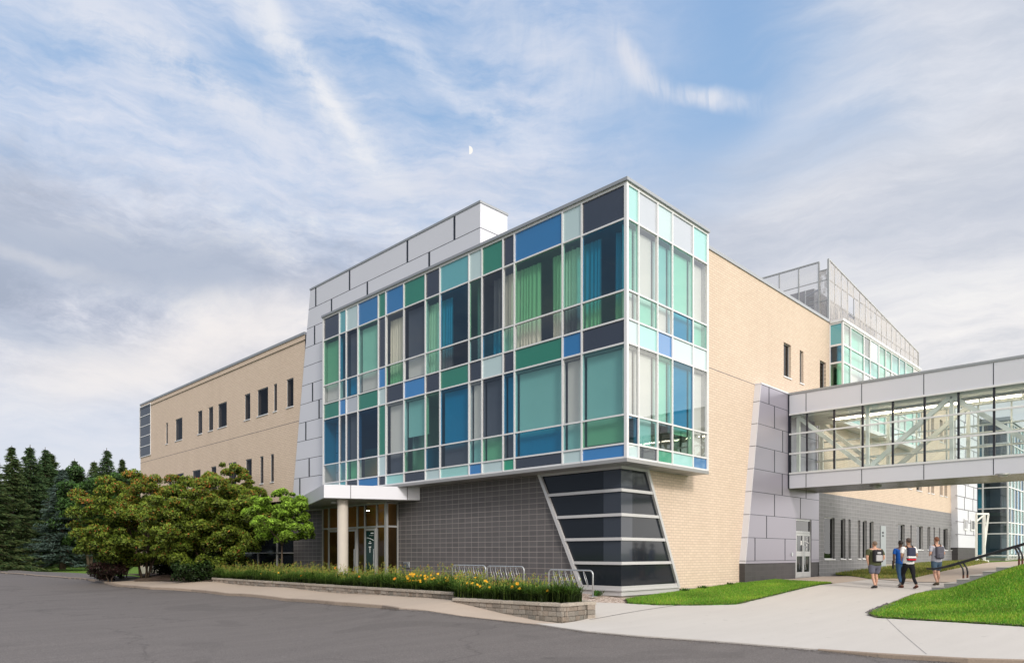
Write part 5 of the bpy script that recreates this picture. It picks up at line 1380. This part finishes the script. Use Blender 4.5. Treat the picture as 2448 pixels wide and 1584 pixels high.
for p_, d_, ty, R_, lab in ((215,70,1092,3.6,'leafy green tree crown between spruces and brick wing'),(165,84,1100,3.5,'light leafy tree crown far behind the blue-grey spruce'),(60,88,1110,5,'dark leafy tree filling the gap behind first spruces'),(300,86,1118,3.5,'small leafy tree far behind the spreading maple')):
    x, y = rd(p_, d_); H_ = (CY-ty)/F*d_+CZ-T(x,y)
    broad_tree('leafy_tree', lab, 'tree', (x,y), H_, R_, R_, 1.5, 40, 14000, [(.05,.11,.03),(.07,.15,.035),(.035,.075,.02)], .16, 0, 2, group='leafy trees behind the spruces', clr=(.6,1.2), trunk_r=.15)

# ---------------------------------------------------------------- small things on the right
sx, sy = rd(2135, 37.5); sz = T(sx, sy)
hp = thing('fire_connection', 'black hose connection standing in the dry grass behind walkers', 'pipe', loc=(sx, sy, sz))
mb = MB(); mb.tube([(0,0,0),(0,0,.55)], .05, 10); mb.tube([(.3,-.1,0),(.3,-.1,.5)], .04, 10); mb.tube([(0,0,.5),(.15,-.05,.6),(.3,-.1,.5)], .045, 8); mb.build('pipe', M['black_rail'], hp)
mb = MB(); mb.tube([(0,-.05,.5),(0,-.16,.5)], .07, 12); mb.tube([(.3,-.15,.45),(.3,-.26,.45)], .06, 12); mb.build('outlet_cap', M['galv'], hp)

# ---------------------------------------------------------------- people
def skin_mesh(name, verts, edges, radii, mat, parent=None, sub=2, root=0):
    me = bpy.data.meshes.new(name+'_tmp'); me.from_pydata(verts, edges, [])
    o = bpy.data.objects.new(name+'_tmp', me); COL.objects.link(o)
    md = o.modifiers.new('Skin', 'SKIN'); md.use_smooth_shade = True; md.branch_smoothing = .3
    if not me.skin_vertices: me.skin_vertices.new()
    sv = me.skin_vertices[0].data
    for i, r in enumerate(radii): sv[i].radius = r if isinstance(r, tuple) else (r, r)
    sv[root].use_root = True
    ss = o.modifiers.new('Sub', 'SUBSURF'); ss.levels = sub; ss.render_levels = sub
    dg = bpy.context.evaluated_depsgraph_get(); dg.update()
    nm = bpy.data.meshes.new_from_object(o.evaluated_get(dg)); nm.name = name
    bpy.data.objects.remove(o); 
    r = bpy.data.objects.new(name, nm); COL.objects.link(r); nm.materials.clear(); nm.materials.append(mat); nm.shade_smooth()
    if parent: r.parent = parent
    return r
def cloth(name, col, rough=.85): return plain(name, col, rough, 0, .2, .15, 6)
def person(label, px_, py_, hpx, build, stride, arms, shirt, trousers, skin, hair, short_legs, shoe, yaw=0.0, bare_calf=True, hairlen=1.0):
    x, y = G(px_, py_); z0 = T(x, y)+.012; d_ = x*FW[0]+y*FW[1]; Ht = hpx/F*d_; s = Ht/1.78
    t = thing('person', label, 'person', loc=(x, y, z0)); t.rotation_euler = (0,0,AZ-PI/2+yaw); t.scale = (s,s,s)
    B = build; v = []; e = []; r = []
    def add(p, rad, link=None):
        v.append(p); r.append(rad); i = len(v)-1
        if link is not None: e.append((link, i))
        return i
    pel = add((0,0,.95), (.130*B,.098*B)); wai = add((0,.0,1.10), (.125*B,.092*B), pel); che = add((0,.01,1.30), (.165*B,.115*B), wai); sho = add((0,0,1.43), (.14*B,.085*B), che)
    nek = add((0,.005,1.51), .055, sho); jaw = add((0,.02,1.585), (.066,.072), nek); hd = add((0,.012,1.665), (.078,.094), jaw); tp = add((0,.004,1.735), (.058,.068), hd)
    J = {}
    for sd in (-1, 1):
        st = stride*sd
        hip = add((sd*.095*B,0,.90), .078*B, pel); kn = add((sd*.10,.20*st+.02,.50), .058, hip); cf = add((sd*.10,.16*st-.02,.36), .052, kn); an = add((sd*.10,.30*st-(.10 if st < 0 else 0),.09 if st >= 0 else .12), .036, cf)
        bl = add((sd*.11,.30*st+.09-(.08 if st < 0 else 0),.04 if st >= 0 else .05), (.04,.028), an); toe = add((sd*.112,.30*st+.17-(.08 if st < 0 else 0),.03), (.03,.018), bl)
        J[sd] = [hip, kn, cf, an, bl, toe]
        sh = add((sd*.175*B,0,1.415), .055*B, sho); aa = arms[0 if sd < 0 else 1]
        el = add((sd*(.24+.02*(B-1)*8),aa[0],1.14), .040*(.6+.4*B), sh); wr = add((sd*(.235 if aa[2] == 0 else .235-aa[2]),aa[1],aa[3]), .026, el)
        dirw = Vector(v[wr])-Vector(v[el]); dirw.normalize(); base = Vector(v[wr])
        pm = add(tuple(base+dirw*.055), (.020,.030), wr)
        sidev = dirw.cross(Vector((sd,0,0))).normalized()
        for q in range(4):
            off = sidev*(q-1.5)*.018; l_ = (.070,.080,.074,.058)[q]
            k1 = add(tuple(base+dirw*.088+off), .0085, pm); k2 = add(tuple(base+dirw*(.088+l_*.55)+off+Vector((-sd*.012,0,0))), .0080, k1); add(tuple(base+dirw*(.088+l_*.9)+off+Vector((-sd*.03,0,0))), .0070, k2)
        th = add(tuple(base+dirw*.045-sidev*.032), .0095, pm); add(tuple(base+dirw*.085-sidev*.050+Vector((-sd*.01,0,0))), .008, th)
        J[(sd,'arm')] = [sh, el, wr]
    skin_mesh('body', v, e, r, skin, t)
    # ears and nose as small swellings of the head
    mb = MB()
    for sd in (-1, 1): mb.tube([(sd*.070,.005,1.635),(sd*.088,-.005,1.665),(sd*.078,.0,1.69)], [.010,.016,.008], 6)
    mb.tube([(0,.10,1.68),(0,.125,1.645),(0,.105,1.635)], [.008,.016,.008], 6); mb.build('ears_and_nose', skin, t, smooth=True)
    mb = MB()
    for sd in (-1,1): mb.tube([(sd*.030,.104,1.672),(sd*.030,.112,1.672)], .011, 8)
    mb.tube([(-.022,.103,1.600),(0,.110,1.598),(.022,.103,1.600)], .005, 6); mb.build('eyes_and_mouth', M['joint'], t)
    # hair
    me = bpy.data.meshes.new('hair'); bm = bmesh.new(); bmesh.ops.create_uvsphere(bm, u_segments=20, v_segments=14, radius=1)
    for vv in list(bm.verts):
        if vv.co.z < -.30+(.55 if vv.co.y > .3 else 0)-(.30 if vv.co.y < -.3 else 0)*hairlen: bm.verts.remove(vv)
    for vv in bm.verts:
        n_ = 1+random.uniform(-.02,.05); vv.co = Vector((vv.co.x*.087*n_, vv.co.y*.106*n_+.002, vv.co.z*.105*n_+1.672))
    bm.to_mesh(me); bm.free(); me.materials.append(hair); me.shade_smooth(); h = bpy.data.objects.new('hair', me); COL.objects.link(h); h.parent = t
    # shirt
    vs, es, rs = [], [], []
    def a2(p, rad, link=None):
        vs.append(p); rs.append(rad); i = len(vs)-1
        if link is not None: es.append((link, i))
        return i
    q00 = a2((0,0,.83), (.176*B,.140*B)); q0 = a2((0,0,.90), (.172*B,.138*B), q00); q1 = a2((0,0,1.08), (.165*B,.132*B), q0); q2 = a2((0,.01,1.30), (.182*B,.132*B), q1); q3 = a2((0,0,1.44), (.150*B,.098*B), q2); a2((0,0,1.485), (.075,.07), q3)
    for sd in (-1, 1):
        sh = Vector(v[J[(sd,'arm')][0]]); el = Vector(v[J[(sd,'arm')][1]]); m1 = a2(tuple(sh), .072*B, q3); m2 = a2(tuple(sh.lerp(el,.45)), .066*(.5+.5*B), m1); a2(tuple(sh.lerp(el,.72)), .066*(.5+.5*B), m2)
    skin_mesh('shirt', vs, es, rs, shirt, t)
    # trousers or shorts
    vs, es, rs = [], [], []
    q0 = a2((0,0,1.03), (.150*B,.118*B)); q1 = a2((0,0,.88), (.160*B,.126*B), q0)
    for sd in (-1, 1):
        P_ = [Vector(v[i]) for i in J[sd]]
        k1 = a2(tuple(P_[0]+Vector((0,0,-.10))), .098*B, q1)
        if short_legs:
            k2 = a2(tuple(P_[0].lerp(P_[1],.62)), .090*(.4+.6*B), k1); a2(tuple(P_[0].lerp(P_[1],.93)), .092*(.4+.6*B), k2)
        else:
            k2 = a2(tuple(P_[1]), .068, k1); k3 = a2(tuple(P_[2]), .060, k2); a2(tuple(P_[3]+Vector((0,0,.02))), .050, k3)
    skin_mesh('shorts' if short_legs else 'trousers', vs, es, rs, trousers, t)
    for sd in (-1, 1):
        P_ = [Vector(v[i]) for i in J[sd]]
        mb = MB(); mb.tube([P_[3]+Vector((0,-.045,-.035)), P_[3]+Vector((0,.02,-.03)), P_[4]+Vector((0,0,.0)), P_[5]+Vector((0,.02,.0))], [.042,.050,.046,.026], 10); mb.build('shoe', shoe, t, smooth=True)
    return t, s
skA = plain('fair_skin', (.52,.30,.22), .55, 0, .4, .05); skB = plain('tan_skin', (.36,.20,.135), .55, 0, .4, .05); skC = plain('dark_skin', (.10,.055,.04), .5, 0, .4, .05)
hrA = plain('greying_hair', (.16,.11,.08), .8); hrB = plain('dark_hair', (.015,.011,.01), .7); hrC = plain('auburn_hair', (.16,.06,.03), .75); hrD = plain('brown_cropped_hair', (.06,.04,.035), .8)
pA, sA = person('person in olive t-shirt and blue-grey checked shorts walking away', 2091, 1406, 113, 1.5, .25, ((-.02,.03,0,.90),(-.10,-.08,.07,.98)), cloth('olive_cotton',(.075,.085,.045)), cloth('checked_shorts',(.12,.125,.17)), skA, hrA, True, M['black_rail'], .12, hairlen=.8)
pB, sB = person('person in blue shirt and jeans walking beyond the one in white', 2153, 1401, 110, 1.15, .55, ((-.03,.04,0,.90),(.02,.14,0,.93)), cloth('blue_polo',(.012,.085,.36)), cloth('blue_jeans',(.035,.085,.17)), skC, hrB, False, cloth('grey_shoe',(.2,.2,.2)), -.1)
pC, sC = person('person in white t-shirt and black trousers walking away', 2172, 1406.5, 121, 1.18, -.75, ((-.05,.12,.05,1.03),(-.05,.10,.02,1.02)), cloth('white_cotton',(.78,.78,.80)), cloth('black_trousers',(.012,.012,.016)), skB, hrD, False, cloth('brown_shoe',(.10,.04,.03)), 0)
pD, sD = person('person in pale grey t-shirt and denim shorts walking alone near the steps', 2239, 1399, 116, 1.15, .3, ((-.04,.20,.10,1.12),(-.04,.20,-.02,1.14)), cloth('pale_grey_cotton',(.42,.43,.50)), cloth('denim_shorts',(.06,.10,.15)), skA, hrC, True, cloth('olive_boot',(.10,.085,.06)), .05)
# backpacks: carried, so things of their own
def backpack(pers, s, label, w, h, dpt, zc, parts):
    t = thing('backpack', label, 'backpack', 'backpacks on the walkers'); t.location = pers.location; t.rotation_euler = pers.rotation_euler; t.scale = pers.scale
    def rounded(name, x0, x1, y0, y1, z0, z1, mat, bev, par):
        mb = MB(); mb.box(x0, x1, y0, y1, z0, z1); o = mb.build(name, mat, par); m = o.modifiers.new('Bevel','BEVEL'); m.width = bev; m.segments = 4; return o
    body = None
    for i, (nm, za, zb2, mat, out) in enumerate(parts):
        rounded(nm, -w/2+out[0], w/2-out[0], -.13-dpt-out[1], -.10, za, zb2, mat, .05 if i == 0 else .03, t)
    mb = MB()
    for sd in (-1,1): mb.tube([(sd*.08,-.13,zc+h*.42),(sd*.11,-.06,1.50),(sd*.12,.08,1.47),(sd*.13,.14,1.30),(sd*.15,.06,1.12),(sd*.12,-.12,1.05)], .017, 6)
    mb.tube([(-.03,-.17,zc+h*.48),(0,-.18,zc+h*.54),(.03,-.17,zc+h*.48)], .009, 6)
    mb.build('strap', parts[-1][3] if False else M['black_rail'], t, smooth=True)
    return t
gp = cloth('silver_nylon',(.42,.42,.44)); bp_ = cloth('black_nylon',(.03,.03,.035)); nv = cloth('navy_nylon',(.045,.05,.09)); wt = cloth('white_nylon',(.78,.77,.77)); rdm = cloth('red_nylon',(.55,.02,.03)); gy_ = cloth('slate_nylon',(.11,.11,.14))
backpack(pA, sA, 'silver and black backpack on the person in olive', .36, .48, .14, 1.20, [('bag',.98,1.45,bp_,(0,0)),('front_pocket',1.02,1.25,gp,(.05,.035)),('upper_pocket',1.28,1.37,gp,(.10,.02))])
backpack(pC, sC, 'navy, white and red banded backpack on the person in white', .27, .50, .12, 1.22, [('bag',.96,1.44,nv,(0,0)),('white_band',1.06,1.14,wt,(-.006,.008)),('red_band',.985,1.058,rdm,(-.004,.006))])
backpack(pD, sD, 'slate grey backpack hanging on the person near the steps', .27, .44, .13, 1.20, [('bag',.98,1.42,gy_,(0,0)),('front_pocket',1.0,1.18,gy_,(.04,.03))])

# ---------------------------------------------------------------- moon
md_ = Vector(ray(1121.5, 359)); D = 700/ md_.length; c = md_*D; c.z += CZ
vd = md_.normalized(); rgt = Vector((RT[0],RT[1],0)); up = rgt.cross(vd).normalized(); R = 10*.5/F*D*md_.length*1.02
mb = MB(); n = 24; pts = []
R = 8.8/F*D
for i in range(n+1):
    a = PI/2-PI*i/n; pts.append(c+rgt*R*math.cos(a)*1.0+up*R*math.sin(a))
for i in range(n+1):
    a = -PI/2+PI*i/n; pts.append(c+rgt*R*math.cos(a)*.0+up*R*math.sin(a)) if 0 < i < n else None
mb.prism([p for p in pts if p is not None], vd*1.0)
tag(mb.build('moon', M['moonlit']), 'pale half moon in the evening sky', 'moon')

# ---------------------------------------------------------------- sky, sun, camera
w = bpy.data.worlds.new('World'); SC.world = w; w.use_nodes = True; nt = w.node_tree; nt.nodes.clear()
class WN(NT):
    def __init__(s): s.t = nt; s.out = s.n('ShaderNodeOutputWorld')
k = WN()
SUN_EL = math.radians(30); sun_dir = Vector((-.42,-.90,0)).normalized()   # horizontal direction toward the sun
tc = k.n('ShaderNodeTexCoord'); d0 = tc.outputs['Generated']
mp_ = k.n('ShaderNodeMapping', vector_type='POINT'); mp_.inputs['Rotation'].default_value = (0,0,-(AZ-PI/2)); k.l(d0, mp_.inputs['Vector']); dv = mp_.outputs[0]   # x = right of the street view, y = ahead
sp = k.n('ShaderNodeSeparateXYZ'); k.l(dv, sp.inputs[0]); X, Yv, Zv = sp.outputs
zc = k.math('MAXIMUM', Zv, 0.0); den = k.math('ADD', zc, .10)
cb = k.n('ShaderNodeCombineXYZ'); k.l(k.math('DIVIDE', X, den), cb.inputs[0]); k.l(k.math('DIVIDE', Yv, den), cb.inputs[1]); pl = cb.outputs[0]
az = k.math('ARCTAN2', X, Yv)     # 0 ahead, + to the right
def rng_(v, a, b):
    nd = k.n('ShaderNodeMapRange', interpolation_type='SMOOTHSTEP'); nd.inputs[1].default_value = a; nd.inputs[2].default_value = b; k.l(v, nd.inputs[0]); return nd.outputs[0]
sky = k.n('ShaderNodeTexSky', sky_type='NISHITA'); sky.sun_disc = False; sky.sun_elevation = SUN_EL
sky.sun_rotation = math.atan2(sun_dir.x, sun_dir.y); sky.air_density = 1.0; sky.dust_density = .6; sky.ozone_density = 2.0
nsk = k.mix(1.0, sky.outputs[0], (.075,.075,.075), 'MULTIPLY')
def ae(px_, py_):
    A_ = math.atan2(px_-CX, F); return (A_, math.atan((CY-py_)/F*math.cos(A_)))
el = k.math('ARCSINE', Zv)
cb2 = k.n('ShaderNodeCombineXYZ'); k.l(az, cb2.inputs[0]); k.l(el, cb2.inputs[1]); q0 = cb2.outputs[0]
# domain warp so nothing runs dead straight
nw = k.n('ShaderNodeTexNoise'); nw.inputs['Scale'].default_value = 2.6; nw.inputs['Detail'].default_value = 6; nw.inputs['Roughness'].default_value = .55; k.l(q0, nw.inputs['Vector'])
wv_ = k.n('ShaderNodeVectorMath', operation='SUBTRACT'); k.l(nw.outputs['Color'], wv_.inputs[0]); wv_.inputs[1].default_value = (.5,.5,.5)
ws_ = k.n('ShaderNodeVectorMath', operation='SCALE'); ws_.inputs['Scale'].default_value = .14; k.l(wv_.outputs[0], ws_.inputs[0])
wa_ = k.n('ShaderNodeVectorMath', operation='ADD'); k.l(q0, wa_.inputs[0]); k.l(ws_.outputs[0], wa_.inputs[1]); q = wa_.outputs[0]
def band(p0, p1, wpx, soft=1.0, fade=.12):
    (a0, e0), (a1, e1) = ae(*p0), ae(*p1); L = math.hypot(a1-a0, e1-e0); th = math.atan2(e1-e0, a1-a0)
    m = k.map(q, (1,1,1), (0,0,-th), (-(a0*math.cos(th)+e0*math.sin(th)), -(-a0*math.sin(th)+e0*math.cos(th)), 0))
    s_ = k.n('ShaderNodeSeparateXYZ'); k.l(m, s_.inputs[0]); wd = wpx/F*.85
    across = k.math('ABSOLUTE', s_.outputs[1]); g = rng_(across, wd, wd*.08)
    return k.math('MULTIPLY', g, k.math('MULTIPLY', rng_(s_.outputs[0], -fade, fade*.6), rng_(s_.outputs[0], L+fade, L-fade*.6)))
grad = k.ramp(zc, [(0,(.72,.76,.83)),(.16,(.58,.68,.84)),(.34,(.44,.60,.84)),(.55,(.32,.51,.80)),(.68,(.28,.46,.77)),(1,(.20,.38,.70))])
base = k.mix(.12, grad, nsk)
# fine fibres
f1 = k.noise(k.map(q, (5.0,24,1), (0,0,.74)), 1.0, 11, .66, .12)           # down to the right
f1c = k.noise(k.map(q, (2.0,5.0,1), (0,0,.74), (2,5,0)), 1.2, 7, .58, .15)
f2 = k.noise(k.map(q, (3.0,15,1), (0,0,-.24), (3,1,0)), 1.0, 11, .64, .15)   # right-hand sky, rising to the right
f2c = k.noise(k.map(q, (1.5,6,1), (0,0,-.27), (7,2,0)), 1.1, 9, .60, .15)
puff = k.noise(q, 13, 10, .70, .3)
left_m = rng_(az, .34, .0)
hazeL = k.math('MULTIPLY', k.ramp(f1c, [(.36,(0,0,0)),(.62,(1,1,1))]), left_m)
wis = k.math('MULTIPLY', k.ramp(f1, [(.36,(0,0,0)),(.66,(1,1,1))]), k.math('MULTIPLY_ADD', hazeL, .75)); wis.node.inputs[2].default_value = .12
c1 = k.mix(k.math('MULTIPLY', hazeL, .55), base, (.52,.62,.81))
c1 = k.mix(k.math('MULTIPLY', k.math('MULTIPLY', wis, left_m), .95), c1, (.72,.76,.87))
c1 = k.mix(k.math('MULTIPLY', k.math('MULTIPLY', k.ramp(puff, [(.48,(0,0,0)),(.68,(1,1,1))]), hazeL), .45), c1, (.72,.75,.86))
tex = k.math('MULTIPLY_ADD', k.ramp(k.math('MULTIPLY', f1, puff), [(.14,(0,0,0)),(.36,(1,1,1))]), 1.1, True); tex.node.inputs[2].default_value = .12
def lay(c, m, amt, col, t=tex):
    return k.mix(k.math('MULTIPLY', k.math('MULTIPLY', m, t), amt, True), c, col)
c1 = lay(c1, band((575,-20),(935,440), 80), .95, (.78,.81,.88))
c1 = lay(c1, band((640,40),(900,400), 30), .75, (.86,.87,.91))
c1 = lay(c1, band((120,20),(640,350), 95), .95, (.72,.76,.86))
c1 = lay(c1, band((840,20),(1330,360), 52), .70, (.72,.77,.88))
c1 = lay(c1, band((300,90),(480,220), 60), .7, (.74,.77,.86))
rib = k.math('MULTIPLY_ADD', k.ramp(k.noise(k.map(q, (42,10,1), (0,0,-.35)), 1.0, 4, .6, .5), [(.32,(0,0,0)),(.68,(1,1,1))]), .75); rib.node.inputs[2].default_value = .25
c1 = lay(c1, band((1470,95),(1560,190), 50, fade=.05), 1.0, (.74,.76,.84), rib)
c1 = lay(c1, band((1540,185),(1760,232), 34, fade=.06), .85, (.78,.80,.87), rib)
c1 = lay(c1, band((1260,330),(1500,160), 70), .5, (.66,.72,.85), rib)
c1 = lay(c1, band((1240,60),(1440,190), 60), .7, (.68,.73,.84), rib)
# veil of layered cloud over the right half
e_edge = k.math('SUBTRACT', el, k.math('MULTIPLY', az, .38))   # veil lies below a rising edge
veil = k.math('MULTIPLY', rng_(k.math('ADD', az, k.math('MULTIPLY', f2c, .25)), -.06, .22), rng_(k.math('ADD', e_edge, k.math('MULTIPLY', f2c, .22)), .56, .36))
veil = k.math('MAXIMUM', veil, k.math('MULTIPLY', rng_(k.math('ADD', az, k.math('MULTIPLY', f2, .2)), .40, .68), .9))
vcol = k.ramp(f2, [(.33,(.52,.56,.66)),(.46,(.63,.66,.73)),(.56,(.76,.77,.82)),(.68,(.92,.91,.92))])
vcol = k.mix(.45, vcol, k.ramp(f2c, [(.34,(.48,.52,.63)),(.52,(.66,.68,.75)),(.66,(.90,.89,.91))]))
c1 = k.mix(k.math('MULTIPLY', veil, .92, True), c1, vcol)
c1 = lay(c1, band((1800,330),(2200,60), 85), .5, (.76,.78,.85), k.math('ADD', f2, .2))
warm = k.math('MULTIPLY', rng_(az, .15, .5), rng_(el, .40, .22))
c1 = k.mix(k.math('MULTIPLY', warm, k.math('MULTIPLY_ADD', f2c, .9).node.outputs[0], True), c1, k.ramp(f2, [(.36,(.70,.71,.75)),(.5,(.90,.88,.88)),(.62,(1.0,.97,.93))]))
# low banks on the left: grey-blue with cream gaps
n3 = k.noise(k.map(q, (3.4,9.0,1), (0,0,.10), (4,3,0)), 1.1, 11, .67, .3)
bank = k.math('MULTIPLY', rng_(az, .12, -.16), k.math('MULTIPLY', rng_(k.math('ADD', el, k.math('MULTIPLY', puff, .12)), .54, .41), rng_(el, .10, .26)))
c2 = k.mix(k.math('MULTIPLY', bank, .92), c1, k.ramp(n3, [(.38,(.38,.43,.54)),(.47,(.50,.54,.65)),(.54,(.68,.70,.78)),(.63,(.95,.92,.90))]))
c2 = lay(c2, band((-150,520),(640,690), 130), .9, (.45,.51,.63), k.math('ADD', n3, .45))
c2 = lay(c2, band((120,900),(740,780), 120), 1.1, (.90,.86,.85), k.math('ADD', n3, .3))
c2 = lay(c2, band((-20,590),(200,640), 24), .4, (.90,.87,.86), k.math('ADD', n3, .2))
c2 = lay(c2, band((-200,720),(180,800), 70), .8, (.48,.54,.66), k.math('ADD', n3, .35))
c2 = lay(c2, band((900,470),(1500,420), 110), .45, (.62,.66,.76), k.math('ADD', f2c, .1))
hz = k.math('MULTIPLY', rng_(el, .27, .02), .85)
c3 = k.mix(hz, c2, k.mix(rng_(az, -.62, -.1), (.78,.80,.85), k.mix(rng_(az, .0, .5), (.84,.85,.88), (.95,.94,.94))))
# unseen sky deepened to the left and brightened to the right to set glass reflections
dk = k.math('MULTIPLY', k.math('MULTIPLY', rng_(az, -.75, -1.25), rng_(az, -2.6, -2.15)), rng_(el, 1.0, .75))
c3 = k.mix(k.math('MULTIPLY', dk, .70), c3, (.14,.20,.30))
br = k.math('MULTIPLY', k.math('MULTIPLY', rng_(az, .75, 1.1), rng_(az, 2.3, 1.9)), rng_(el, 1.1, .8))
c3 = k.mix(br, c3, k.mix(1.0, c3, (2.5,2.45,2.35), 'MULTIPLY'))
# bright glow added behind the viewer, around the sun, to strengthen the soft light
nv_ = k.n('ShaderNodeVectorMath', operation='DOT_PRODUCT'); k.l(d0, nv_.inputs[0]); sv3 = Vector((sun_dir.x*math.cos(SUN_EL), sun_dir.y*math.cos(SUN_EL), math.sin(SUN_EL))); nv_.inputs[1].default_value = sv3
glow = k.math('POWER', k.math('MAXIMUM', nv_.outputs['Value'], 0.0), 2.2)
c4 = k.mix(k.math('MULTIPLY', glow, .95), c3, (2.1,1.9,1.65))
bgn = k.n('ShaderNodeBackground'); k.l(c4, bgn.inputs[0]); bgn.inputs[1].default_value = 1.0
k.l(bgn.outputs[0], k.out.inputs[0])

sl = bpy.data.lights.new('sun', 'SUN'); sl.energy = 2.1; sl.angle = math.radians(10); sl.color = (1,.93,.84)
so = bpy.data.objects.new('sun', sl); COL.objects.link(so)
so.rotation_euler = (-sv3).to_track_quat('-Z', 'Y').to_euler()

cam = bpy.data.cameras.new('camera'); co = bpy.data.objects.new('camera', cam); COL.objects.link(co)
co.location = (0,0,CZ); co.rotation_euler = (PI/2, 0, AZ-PI/2)
cam.sensor_width = 36; cam.lens = 36*F/2448; cam.shift_y = (CY-792)/2448; cam.clip_end = 3000; cam.clip_start = .1
SC.camera = co
SC.view_settings.view_transform = 'Standard'; SC.view_settings.look = 'None'; SC.view_settings.exposure = 0
SC.render.engine = 'CYCLES'
SC.cycles.max_bounces = 8; SC.cycles.transparent_max_bounces = 16; SC.cycles.diffuse_bounces = 3; SC.cycles.glossy_bounces = 4
SC.cycles.use_denoising = True; SC.cycles.caustics_reflective = False; SC.cycles.caustics_refractive = False
SC.cycles.sample_clamp_indirect = 6
